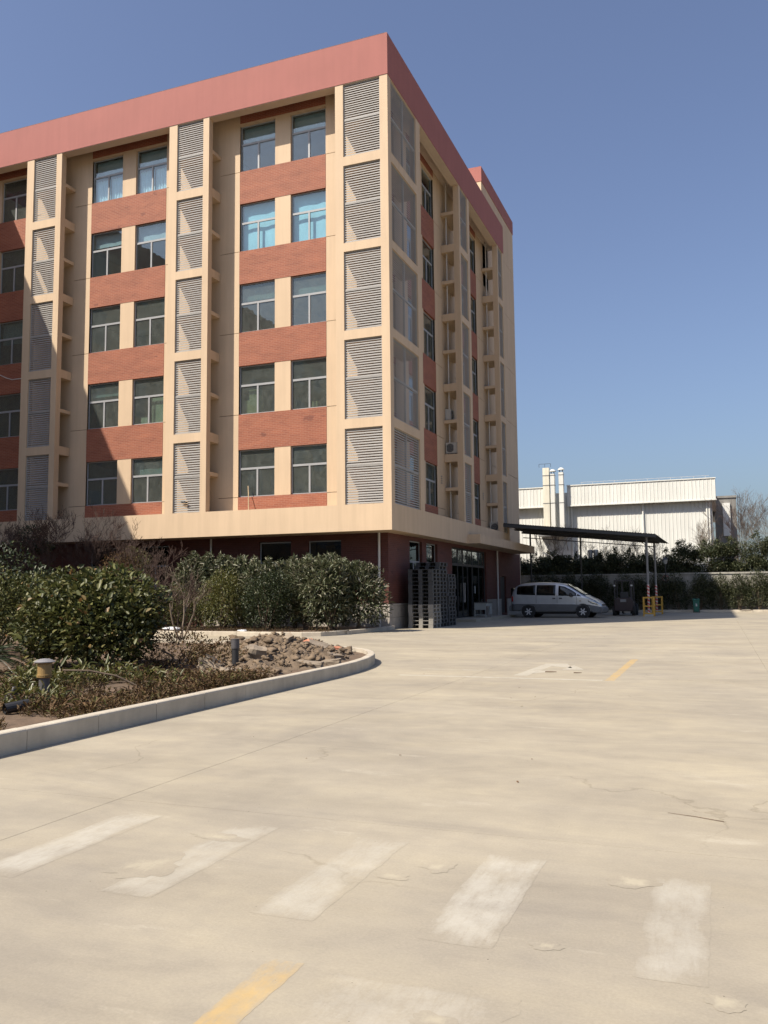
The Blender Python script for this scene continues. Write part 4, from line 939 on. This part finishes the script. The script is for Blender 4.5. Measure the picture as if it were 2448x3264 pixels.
for s in (-1, 1):
    side_patch('side_window', [(.42, 1.24, 1.60), (.52, 1.23, 1.68), (1.44, 1.20, 1.735)], VGL, s)
    side_patch('side_window', [(1.50, 1.20, 1.735), (2.52, 1.17, 1.725)], VGL, s)
    side_patch('side_window', [(2.68, 1.16, 1.69), (3.0, 1.15, 1.64), (3.35, 1.14, 1.46), (3.62, 1.13, 1.28)], VGL, s)
    side_patch('side_window', [(3.66, 1.13, 1.26), (3.86, 1.12, 1.15)], VGL, s, nx=3, nz=2)
    side_patch('lower_cladding', [(.10, .38, .72), (.60, .34, .74), (.75, .62, .74), (1.05, .68, .74), (1.38, .60, .73), (1.42, .30, .73), (3.55, .30, .69), (3.60, .58, .69), (3.95, .66, .70), (4.32, .58, .69), (4.38, .27, .66), (4.70, .25, .60), (4.84, .27, .56)], CLAD, s, .016, nx=60)
    side_patch('trim_strip', [(.12, .735, .785), (3.55, .70, .745)], SILVER, s, .022, nx=30, nz=2)
    for x in (1.47, 2.60, 3.63): side_patch('door_seam', [(x, .34, 1.20), (x+.012, .34, 1.20)], BLACKP, s, .004, nx=1, nz=10)
    for x in (2.36, 2.72): side_patch('door_handle', [(x, .99, 1.06), (x+.15, .99, 1.06)], CLAD, s, .03, nx=3, nz=2)
    side_patch('headlamp', [(4.22, .84, .90), (4.35, .76, .92), (4.55, .70, .86), (4.70, .66, .76)], LAMP, s, .016, nx=8, nz=3)
    side_patch('headlamp_reflector', [(4.24, .84, .89), (4.36, .77, .91), (4.55, .71, .85), (4.68, .67, .75)], REFL, s, .002, nx=8, nz=3)
    side_patch('tail_lamp', [(.10, .86, 1.12), (.20, .86, 1.16)], TAIL, s, .012, nx=3, nz=3)
    side_patch('turn_signal', [(3.78, .86, .90), (3.86, .86, .90)], AMBER, s, .02, nx=2, nz=1)
    mm = MB(); mm.box(3.30, 3.42, s*.93, s*1.13, 1.10, 1.30); mm.box(3.36, 3.46, s*.86, s*.95, 1.10, 1.16); mm.build('mirror', BLACKP, van, bevel=.03)
    # wheel arch linings
    for wx in (1.05, 3.95):
        a = MB(); a.lathe([(.385, 0), (.385, .012)], 26); a.build('wheel_arch', BLACKP, van, loc=(wx, s*.885+(0 if s > 0 else -.0), .36), rot=(R(90), 0, 0))
        w = MB(); w.lathe([(.20, -.09), (.30, -.095), (.325, -.07), (.325, .07), (.30, .095), (.20, .09)], 28); wo = w.build('wheel', TYRE, van, smooth=False, loc=(wx, s*.83, .325), rot=(R(90), 0, 0))
        rm = MB(); rm.lathe([(.20, -.02), (.212, .088), (.19, .088), (.18, .0)], 26); rm.build('rim', RIM, wo)
        rm = MB(); rm.lathe([(.19, -.01), (.19, .01)], 20); rm.build('hub_recess', BLACKP, wo)
        for zz in ((1, -1) if False else ((-1,) if s > 0 else (1,))):
            sp = MB()
            for k in range(6):
                t = 2*math.pi*k/6; c_, s_ = math.cos(t), math.sin(t); n_ = (-s_*.035, c_*.035)
                sp.quad((c_*.03+n_[0], s_*.03+n_[1], zz*.075), (c_*.19+n_[0]*.7, s_*.19+n_[1]*.7, zz*.085), (c_*.19-n_[0]*.7, s_*.19-n_[1]*.7, zz*.085), (c_*.03-n_[0], s_*.03-n_[1], zz*.075))
            sp.lathe([(.05, zz*.06), (.05, zz*.09)], 12); so = sp.build('spokes', RIM, wo); sd = so.modifiers.new('solid', 'SOLIDIFY'); sd.thickness = .02
# windscreen, rear window, bumpers, grille
p = MB(); n = 8
for (x, z, k) in ((3.12, 1.745, .66), (3.45, 1.535, .68), (3.80, 1.305, .71), (4.04, 1.165, .74)):
    for j in range(n+1): y = -k+2*k*j/n; p.v.append((x, y, z+.014-.03*(abs(y)/k)**4))
for i in range(3):
    for j in range(n): q = i*(n+1)+j; p.face([q, q+n+1, q+n+2, q+1])
o = p.build('windscreen', VGL, van, smooth=True); sd = o.modifiers.new('solid', 'SOLIDIFY'); sd.thickness = .02; sd.offset = 1
MB().box(-.0, .16, -.60, .60, 1.16, 1.58).build('rear_window', VGL, van, bevel=.02)
b = MB(); b.prism([(-.06, .34), (-.06, .58), (.0, .66), (.22, .66), (.22, .34)], -.80, .80, 'y'); b.build('rear_bumper', CLAD, van, bevel=.03)
b = MB(); b.prism([(4.55, .22), (4.55, .55), (4.86, .58), (4.95, .50), (4.95, .30), (4.86, .22)], -.72, .72, 'y'); b.build('front_bumper', CLAD, van, bevel=.04)
MB().box(4.80, 4.875, -.42, .42, .60, .70).build('grille', BLACKP, van)
b = MB()
for k in range(2): b.box(.6, 3.5, -.6+k*1.0, -.4+k*1.0, .20, .34)
b.build('underbody', BLACKP, van)
van.location = (.80, 17.2, 0); van.scale = (1.02, 1.02, 1.02); van.rotation_euler = (0, 0, R(-4.5))

# ------------------------------------------------------------------ carport: sheet roof on posts
cp = empty('carport', (0, 0, 0), 0, 'dark sheet-metal carport roof on slim posts beside the building end', 'carport')
ROOFD = mat('dark_roof_sheet', (.040, .044, .047), .6, .12, 2)
def rz_(x, y=18.35): return 5.38-.108*x-.030*(y-18.35)
b = MB()
nr = 60
for k in range(nr):
    x0 = -.02+8.45*k/nr; x1 = -.02+8.45*(k+1)/nr; m_ = (x0+x1)/2
    k_ = 1.045; F = 24.6
    b.quad((x0, 18.35, rz_(x0)), (m_, 18.35, rz_(m_)+.03), (m_*k_, F, rz_(m_*k_, F)+.03), (x0*k_, F, rz_(x0*k_, F))); b.quad((m_, 18.35, rz_(m_)+.03), (x1, 18.35, rz_(x1)), (x1*k_, F, rz_(x1*k_, F)), (m_*k_, F, rz_(m_*k_, F)+.03))
o = b.build('roof_sheet', ROOFD, cp); sd = o.modifiers.new('solid', 'SOLIDIFY'); sd.thickness = .012
b = MB(); b.prism([(0, rz_(0)-.03), (8.45, rz_(8.45)-.03), (8.45, rz_(8.45)-.17), (0, rz_(0)-.20)], 18.33, 18.36, 'y'); b.build('edge_flashing', ROOFD, cp)
for y in (19.3, 21.3, 23.3):
    b = MB(); b.prism([(0, rz_(0, y)-.05), (8.3, rz_(8.3, y)-.05), (8.3, rz_(8.3, y)-.15), (0, rz_(0, y)-.15)], y-.03, y+.03, 'y'); b.build('rafter', DARKS, cp)
for k in range(9):
    x = .5+k*.95; q = MB(); q.prism([(18.5, rz_(x, 18.5)-.049), (24.5, rz_(x, 24.5)-.049), (24.5, rz_(x, 24.5)-.004), (18.5, rz_(x, 18.5)-.004)], x-.03, x+.03, 'x'); q.build('purlin', DARKS, cp)
b = MB(); b.tube([(.1, 23.3, 4.82), (8.0, 23.3, 4.02)], .03, 6); b.build('tie_beam', DARKS, cp)
b = MB(); b.tube([(7.3, 23.3, 4.30), (8.0, 23.3, 3.80)], .025, 6); b.build('brace', DARKS, cp)
def helix_mat():
    m, nt, bs = new_mat('red_white_helix'); o = objc(nt); s = N(nt, 'ShaderNodeSeparateXYZ'); nt.links.new(o, s.inputs[0])
    a = N(nt, 'ShaderNodeMath', operation='ARCTAN2'); nt.links.new(s.outputs[1], a.inputs[0]); nt.links.new(s.outputs[0], a.inputs[1])
    t = math_n(nt, 'FRACT', math_n(nt, 'ADD', math_n(nt, 'MULTIPLY', s.outputs[2], 5.2), math_n(nt, 'DIVIDE', a.outputs[0], 2*math.pi)))
    nt.links.new(ramp(nt, t, [(.49, (.55, .09, .075)), (.51, (.60, .55, .50))]), bs.inputs['Base Color']); bs.inputs['Roughness'].default_value = .5; return m
HELIX = helix_mat()
for (x, y, zt, st) in ((7.86, 19.3, rz_(7.86, 19.3)-.13, 1), (8.02, 23.3, rz_(8.02, 23.3)-.13, 1), (3.66, 23.3, rz_(3.66, 23.3)-.13, 0), (.55, 23.3, rz_(.55, 23.3)-.13, 0)):
    po = MB().tube([(0, 0, 0), (0, 0, zt)], .062 if st else .05, 14).build('post', STEELG if st else DARKS, cp, loc=(x, y, 0))
    if st: MB().tube([(0, 0, .02), (0, 0, 1.74)], .066, 16).build('warning_stripe', HELIX, po)
def guard(loc, label):
    g = empty('post_guard', loc, 0, label, 'post guard', 'yellow guards around the carport posts'); w = .27
    for (x, y) in ((-w, -w), (w, -w), (w, w), (-w, w)): MB().box(x-.035, x+.035, y-.035, y+.035, 0, 1.06).build('upright', YELLOW, g)
    for z in (.98, .52, .12):
        h = .07 if z < .9 else .08; r = MB()
        r.box(-w+.035, w-.035, -w-.03, -w+.03, z, z+h); r.box(-w+.035, w-.035, w-.03, w+.03, z, z+h); r.box(-w-.03, -w+.03, -w+.035, w-.035, z, z+h); r.box(w-.03, w+.03, -w+.035, w-.035, z, z+h)
        r.build('rail_ring', YELLOW, g)
    p = MB(); p.box(-w+.036, w-.036, -w-.02, -w+.0, .0, .11); p.build('kick_plate', mat('kick_plate_grey', (.36, .36, .34), .6), g)
    return g
guard((7.88, 19.25, 0), 'yellow steel guard around the nearer striped post'); guard((8.06, 23.3, 0), 'yellow steel guard around the farther striped post')

# ------------------------------------------------------------------ forklift seen from behind
fk = empty('forklift', (6.43, 20.0, 0), 0, 'dark forklift parked in shade between the van and the yellow guards', 'forklift')
FKD = mat('forklift_dark', (.035, .030, .032), .5, .15, 4); FKR = mat('forklift_red', (.026, .012, .012), .5, .15, 4)
b = MB(); b.prism([(-.48, .25), (.48, .25), (.52, .45), (.52, .85), (.40, 1.02), (-.40, 1.02), (-.52, .85), (-.52, .45)], 0, .55, 'y'); b.build('counterweight', FKR, fk, bevel=.04)
MB().box(-.50, .50, .55, 1.7, .30, .80).build('body', FKD, fk, bevel=.03)
for s in (-1, 1):
    for (yy, rr, ww) in ((.35, .27, .2), (1.65, .33, .24)):
        w = MB(); w.lathe([(rr*.5, -ww/2), (rr*.94, -ww/2), (rr, -ww/2+.03), (rr, ww/2-.03), (rr*.94, ww/2), (rr*.5, ww/2)], 20); w.build('wheel', TYRE, fk, loc=(s*.53, yy, rr), rot=(0, R(90), 0))
    MB().box(s*.47-.03, s*.47+.03, .12, .19, .95, 2.0).build('guard_pillar', FKD, fk); MB().box(s*.47-.03, s*.47+.03, 1.45, 1.52, .75, 2.0).build('guard_pillar', FKD, fk)
    MB().box(s*.47-.055, s*.47+.055, .06, .13, 1.66, 1.75).build('lamp', mat('work_lamp_white', (.5, .5, .48), .5), fk, bevel=.01)
    MB().box(s*.24-.05, s*.24+.05, 1.9, 2.02, .1, 2.05).build('mast', FKD, fk); MB().box(s*.22-.05, s*.22+.05, 2.02, 2.9, .06, .1).build('fork', FKD, fk)
b = MB(); b.box(-.50, .50, .12, .18, 1.96, 2.02); b.box(-.50, .50, 1.45, 1.52, 1.96, 2.02)
for k in range(7): x = -.42+k*.14; b.box(x-.012, x+.012, .18, 1.45, 1.97, 2.01)
b.build('overhead_guard', FKD, fk)
MB().box(-.26, .26, .62, 1.05, .80, .92).build('seat', BLACKP, fk, bevel=.03); MB().box(-.24, .24, .56, .66, .92, 1.35).build('seat_back', BLACKP, fk, bevel=.04)
MB().box(-.16, .16, -.012, .0, .78, .93).build('number_plate', mat('faded_plate', (.20, .20, .20), .7), fk)

# ------------------------------------------------------------------ bin, sign, lantern
bn = empty('waste_bin', (10.16, 26.85, 0), 0, 'green wheeled waste bin with a white mark by the perimeter kerb', 'waste bin')
GRN = mat('bin_green', (.020, .115, .080), .5, .1, 5)
b = MB(); n = 1
b.v += [(-.15, -.16, .06), (.15, -.16, .06), (.15, .16, .03), (-.15, .16, .03), (-.20, -.21, .80), (.20, -.21, .80), (.20, .21, .82), (-.20, .21, .82)]
for q in ((3, 2, 1, 0), (4, 5, 6, 7), (0, 1, 5, 4), (1, 2, 6, 5), (2, 3, 7, 6), (3, 0, 4, 7)): b.face(list(q))
b.build('body', GRN, bn, bevel=.02); b = MB(); b.prism([(-.24, .80), (-.24, .835), (0, .87), (.22, .86), (.22, .82)], -.22, .22, 'x'); b.build('lid', GRN, bn, bevel=.008)
for s in (-1, 1): w = MB(); w.lathe([(.09, -.02), (.09, .02)], 14); w.build('wheel', BLACKP, bn, loc=(s*.17, .17, .09), rot=(0, R(90), 0))
MB().tube([(-.18, .24, .80), (.18, .24, .80)], .014, 6).build('handle', GRN, bn)
b = MB(); b.quad((-.03, -.203, .40), (.06, -.203, .40), (.06, -.208, .47), (-.03, -.208, .47)); b.quad((-.01, -.209, .48), (.05, -.209, .48), (.03, -.213, .56), (-.04, -.213, .56)); b.build('white_mark', mat('bin_mark', (.6, .6, .58), .6), bn)
sg = empty('round_sign', (8.33, 28.30, 0), 0, 'round red-rimmed sign in front of the perimeter wall', 'sign')
b = MB(); b.lathe([(.20, 0), (.20, .008)], 28); b.build('sign_face', mat('sign_white', (.42, .40, .39), .5), sg, loc=(0, 0, 2.17), rot=(R(90), 0, 0))
b = MB(); b.tube([(.185*math.cos(t), -.012, 2.17+.185*math.sin(t)) for t in [2*math.pi*k/28 for k in range(29)]], .024, 6); b.build('red_rim', mat('sign_red', (.34, .03, .03), .5), sg)
b = MB(); b.box(-.07, .07, -.014, -.009, 2.10, 2.16); b.box(-.10, -.03, -.014, -.009, 2.16, 2.24); b.box(-.03, .07, -.013, -.009, 2.20, 2.24); b.build('symbol', BLACKP, sg)
MB().tube([(0, .03, .05), (0, .03, 2.4)], .025, 8).build('sign_post', STEELG, sg)
ln = empty('garden_lantern', (8.35, 28.05, 0), 0, 'grey lantern on a dark post above the round sign', 'lamp')
MB().tube([(0, 0, .05), (0, 0, 3.1)], .03, 8).build('lamp_post', DARKS, ln); MB().lathe([(.07, 3.1), (.10, 3.14), (.16, 3.38), (.15, 3.39)], 6).build('lamp_glass', mat('frosted_glass', (.30, .31, .30), .5), ln)
MB().lathe([(.20, 3.39), (.16, 3.44), (.05, 3.52), (.01, 3.56)], 6).build('lamp_hood', DARKS, ln)

# ------------------------------------------------------------------ perimeter wall
WALLC = mat('weathered_wall', (.34, .325, .285), .9, .15, 1.2, bmp=.2, streak=.35)
pw = empty('perimeter_wall', (0, 28.6, 0), 0, 'grey rendered perimeter wall with a capping course behind the hedge', 'wall')
for k in range(13):
    x0 = -3+4.0*k; MB().box(x0+.16, x0+3.84, 0, .18, 0, 2.42).build('wall_panel', WALLC, pw); MB().box(x0-.16, x0+.16, -.03, .21, 0, 2.42).build('pillar', WALLC, pw)
    MB().box(x0-.16+.003, x0+3.84-.003, -.06, .24, 2.42, 2.53).build('capping', WALLC, pw)
# shrubs against the wall: shaded ones at left, sunlit at right
xs_ = [-.2, .9, 2.1, 3.2, 4.3, 5.5, 6.7, 7.8, 9.1, 10.4, 11.6, 12.7, 13.8, 14.9, 16.0]
place = ['rising behind the van rear end', 'behind the van middle', 'behind the van bonnet', 'first right of the van', 'second right of the van', 'third, behind the forklift', 'fourth, left of the yellow guards', 'behind the yellow guards', 'between the guards and the green bin', 'behind the green bin', 'right of the green bin', 'at the shadow edge', 'just right of the shadow edge', 'by the drain inlet in sun', 'at the right frame edge in sun']
for k, x in enumerate(xs_):
    h = random.uniform(2.35, 2.65) if x < 11 else random.uniform(2.3, 2.65)
    lob = [((0, 0, h*.42), (.78, .42, h*.45)), ((random.uniform(-.3, .3), 0, h*.66), (.65, .40, h*.34))]
    bush('wall_shrub', (x, 28.02, .08), lob, 3800, .095, .42, L_WALL, 'evergreen shrub against the perimeter wall, '+place[k], 'shrub', 'shrubs along the perimeter wall', lump=.3, shell=.55)
# evergreen trees behind the wall
tr = [(-1.2, 30.4, 3.9, 'leftmost, beside the brick corner'), (-.3, 30.7, 4.0, 'second from the brick corner'), (1.5, 30.8, 4.0, 'between the van rear and roof'), (3.2, 30.5, 3.8, 'behind the steel flues'), (.6, 30.3, 4.2, 'above the van rear'), (2.3, 30.6, 3.75, 'above the van roof'), (4.2, 30.4, 4.0, 'above the van front'), (5.4, 30.2, 4.25, 'left of the striped posts'), (6.9, 30.4, 3.95, 'just behind the striped posts'),
      (8.6, 30.2, 4.15, 'above the lantern'), (9.6, 30.5, 4.6, 'fourth from the right edge'), (11.1, 30.2, 4.65, 'third from the right edge'), (12.7, 30.4, 4.75, 'second from the right edge, in sun'), (14.4, 30.3, 5.2, 'at the right edge, in sun'), (15.9, 30.9, 5.3, 'cut by the right edge, behind the last one')]
def evergreen(x, y, h, where):
    root = empty('evergreen_tree', (x, y, .08), 0, 'evergreen tree behind the perimeter wall, '+where, 'tree', 'evergreens behind the perimeter wall')
    Cs, Ds = [], []
    for k in range(12):
        c = (random.uniform(-.75, .75), random.uniform(-.5, .5), random.uniform(h*.50, h*.86)); rr = random.uniform(.45, .75)
        C, d = crown_points(700, c, (rr, rr, rr*.8), .7, x*2+k, .35); Cs.append(C); Ds.append(d)
    for k in range(5):
        c = (random.uniform(-.7, .7), random.uniform(-.4, .4), h*random.uniform(.9, .99)); C, d = crown_points(60, c, (.16, .16, .24), .9, x+k, .3); Cs.append(C); Ds.append(d)
    C = np.concatenate(Cs); d = np.concatenate(Ds)
    link('crown', leaves_mesh('crown', C, d*.7+rng.normal(0, .6, C.shape), rng.uniform(.07, .15, len(C)), .42, L_WALL, .3), root)
    b = MB(); b.tube([(0, 0, -.1), (.03, .02, h*.4), (.05, 0, h*.8)], [.07, .05, .02], 7)
    for k in range(7): a = random.uniform(0, 6.28); z = h*random.uniform(.3, .6); b.tube([(.02, 0, z), (math.cos(a)*.3, math.sin(a)*.3, z+.35), (math.cos(a)*.6, math.sin(a)*.5, z+.8)], [.03, .02, .008], 5)
    b.build('trunk', BARK, root)
for q in tr: evergreen(*q)
for k, (x, y, h, lab) in enumerate([(.2, 33.5, 6.2, 'bare tree in front of the warehouse, beside the office building end'), (3.9, 33.0, 5.8, 'bare tree in front of the warehouse, under the carport roof'), (5.1, 33.6, 5.6, 'bare tree in front of the warehouse, second under the carport roof'), (6.6, 33.2, 5.2, 'bare tree in front of the warehouse, left of the striped posts'),
                                    (11.1, 34.2, 6.6, 'bare tree at the right corner of the warehouse'), (13.9, 36.0, 8.0, 'bare tree against the sky at right, nearer one'), (15.6, 38.0, 8.2, 'bare tree against the sky at the right frame edge')]):
    bare('bare_tree', (x, y, .08), h, 3, lab, BARKP if k != 5 else TWIG, 5, .42, .04, 'bare tree', 'bare trees beyond the wall', kids=(2, 3), lean=.3, rmin=.0045)
fl = empty('steel_flue', (3.25, 32.0, 0), 0, 'short pair of shiny steel flues above the hedge', 'flue')
FLU = mat('stainless_steel', (.40, .40, .39), .35, .1, metal=.7)
for dx in (-.19, .19): MB().lathe([(.15, 0), (.15, 4.1), (.19, 4.1), (.19, 4.3), (.15, 4.32), (.02, 4.36)], 16).build('flue_pipe', FLU, fl, loc=(dx, 0, 0))
MB().box(-.42, .42, -.28, .3, 0, 3.7).build('flue_housing', mat('flue_housing', (.16, .16, .16), .6), fl, bevel=.02)

# ------------------------------------------------------------------ white warehouse beyond the wall
wh = empty('warehouse', (0, 44, 0), 0, 'white ribbed metal warehouse with roof ducts beyond the wall', 'warehouse')
CLW = mat('white_cladding', (.66, .665, .625), .55, .05, .4, streak=.10); CLY = mat('yellowed_duct', (.68, .65, .54), .6, .08, .6, streak=.2)
def cladding(name, x0, x1, y, z0, z1, m, pitch=.30):
    b = MB(); n = max(1, round((x1-x0)/pitch)); p = (x1-x0)/n; prof = []
    for k in range(n):
        a = x0+p*k; prof += [(a, 0), (a+p*.78, 0), (a+p*.86, -.03), (a+p*.93, -.03)]
    prof.append((x1, 0))
    for (x, d) in prof: b.v += [(x, y+d, z0), (x, y+d, z1)]
    for k in range(len(prof)-1): b.face([2*k, 2*k+2, 2*k+3, 2*k+1])
    o = b.build(name, m, wh); return o
WX0, WX1 = -16, 11.24
cladding('wall_cladding', WX0, WX1, 0, 0, 9.6, CLW); MB().box(WX0, WX1, .02, .3, 0, 9.9).build('wall', CLW, wh)
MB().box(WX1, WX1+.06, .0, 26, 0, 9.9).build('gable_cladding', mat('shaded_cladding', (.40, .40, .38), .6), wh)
FZ0, FZ1 = 8.72, 10.42
cladding('fascia', WX0, -2.25, -.55, FZ0, FZ1-.08, CLW); cladding('fascia', -.27, 11.64, -.55, FZ0, FZ1-.02, CLW)
MB().box(WX0, -2.25, -.50, .0, FZ0, FZ1-.1).build('fascia_back', CLW, wh); MB().box(-.27, 11.62, -.50, 26, FZ0+.02, FZ1-.04).build('fascia_back', CLW, wh)
MB().box(WX0, -2.25, -.62, -.48, FZ0-.09, FZ0).build('fascia_trim', CLW, wh); MB().box(-.29, 11.68, -.62, -.48, FZ0-.09, FZ0).build('fascia_trim', CLW, wh)
MB().box(WX0, -2.25, -.62, -.44, FZ1-.08, FZ1).build('fascia_trim', CLW, wh); MB().box(-.29, 11.68, -.62, -.44, FZ1-.02, FZ1+.06).build('fascia_trim', CLW, wh)
b = MB()
for k in range(12): b.tube([(1.0+k*.9, -.5, FZ1+.06), (1.0+k*.9, -.5, FZ1+.24)], .012, 4)
b.tube([(.9, -.5, FZ1+.24), (11.2, -.5, FZ1+.24)], .012, 4); b.build('roof_rail', PIPE, wh)
for x in (.02, 5.9, 10.9, 11.1): MB().tube([(x, -.12, 0), (x, -.12, FZ0-.1)], .075, 10).build('downpipe', CLW, wh)
# three ducts rising past the fascia on a bracketed platform
for (x, w, zt, cap, m) in ((-1.93, .27, 12.0, 0, CLY), (-1.38, .17, 11.45, 1, CLW), (-.65, .19, 11.55, 1, CLW)):
    dct = MB().box(x-w, x+w, -1.25, -.75, 6.2, zt).build('duct', m, wh)
    for z in (8.9, 10.45, 11.3):
        if z < zt: MB().box(x-w-.02, x+w+.02, -1.27, -.73, z, z+.06).build('duct_flange', STEELG, dct)
    if cap:
        c = MB(); c.lathe([(.30, zt+.22), (.29, zt+.26), (.14, zt+.40), (.04, zt+.43)], 12, (x, -1.0, 0)); c.build('rain_cap', CLW, dct); s = MB()
        for (a, e) in ((-.12, -.12), (.12, -.12), (.12, .12), (-.12, .12)): s.box(x+a-.015, x+a+.015, -1+e-.015, -1+e+.015, zt, zt+.24)
        s.build('cap_strut', DARKS, dct)
b = MB()
for x in (-2.5, -2.0, -1.5): b.tube([(x, -1.2, 12.05), (x, -1.2, 12.35)], .015, 4)
b.tube([(-2.5, -1.2, 12.35), (-1.5, -1.2, 12.35)], .015, 4); b.build('duct_rail', DARKS, wh)
MB().box(-2.7, -.35, -1.45, -.05, 6.1, 6.2).build('duct_platform', STEELG, wh)
b = MB()
for x in (-2.6, -1.5, -.4): b.tube([(x, -1.4, 6.1), (x, -.1, 4.9)], .04, 5); b.tube([(x, -1.43, 6.2), (x, -1.43, 6.75)], .02, 4)
b.tube([(-2.7, -1.43, 6.75), (-.35, -1.43, 6.75)], .02, 4); b.build('platform_bracket', STEELG, wh)
# plain grey block behind the warehouse corner
gb = empty('grey_block', (13.4, 56, 0), 0, 'narrow grey concrete building behind the warehouse right corner', 'building')
GC = mat('grey_render', (.22, .215, .20), .9, .12, .8, streak=.2)
MB().box(-1.9, .0, 0, 6, 0, 10.0).build('wall', GC, gb); MB().box(-1.2, -.55, -.25, .0, 6.4, 9.5).build('stair_panel', CLW, gb); MB().box(-1.95, .06, -.1, 6.1, 10.0, 10.2).build('roof_edge', GC, gb)
b = MB(); b.tube([(.15, .1, 6), (.15, .1, 10.2)], .02, 4); b.tube([(.35, .1, 6.4), (.35, .1, 10.2)], .02, 4)
for k in range(10): b.tube([(.15, .1, 6.4+k*.4), (.35, .1, 6.4+k*.4)], .012, 4)
b.build('ladder', DARKS, gb)
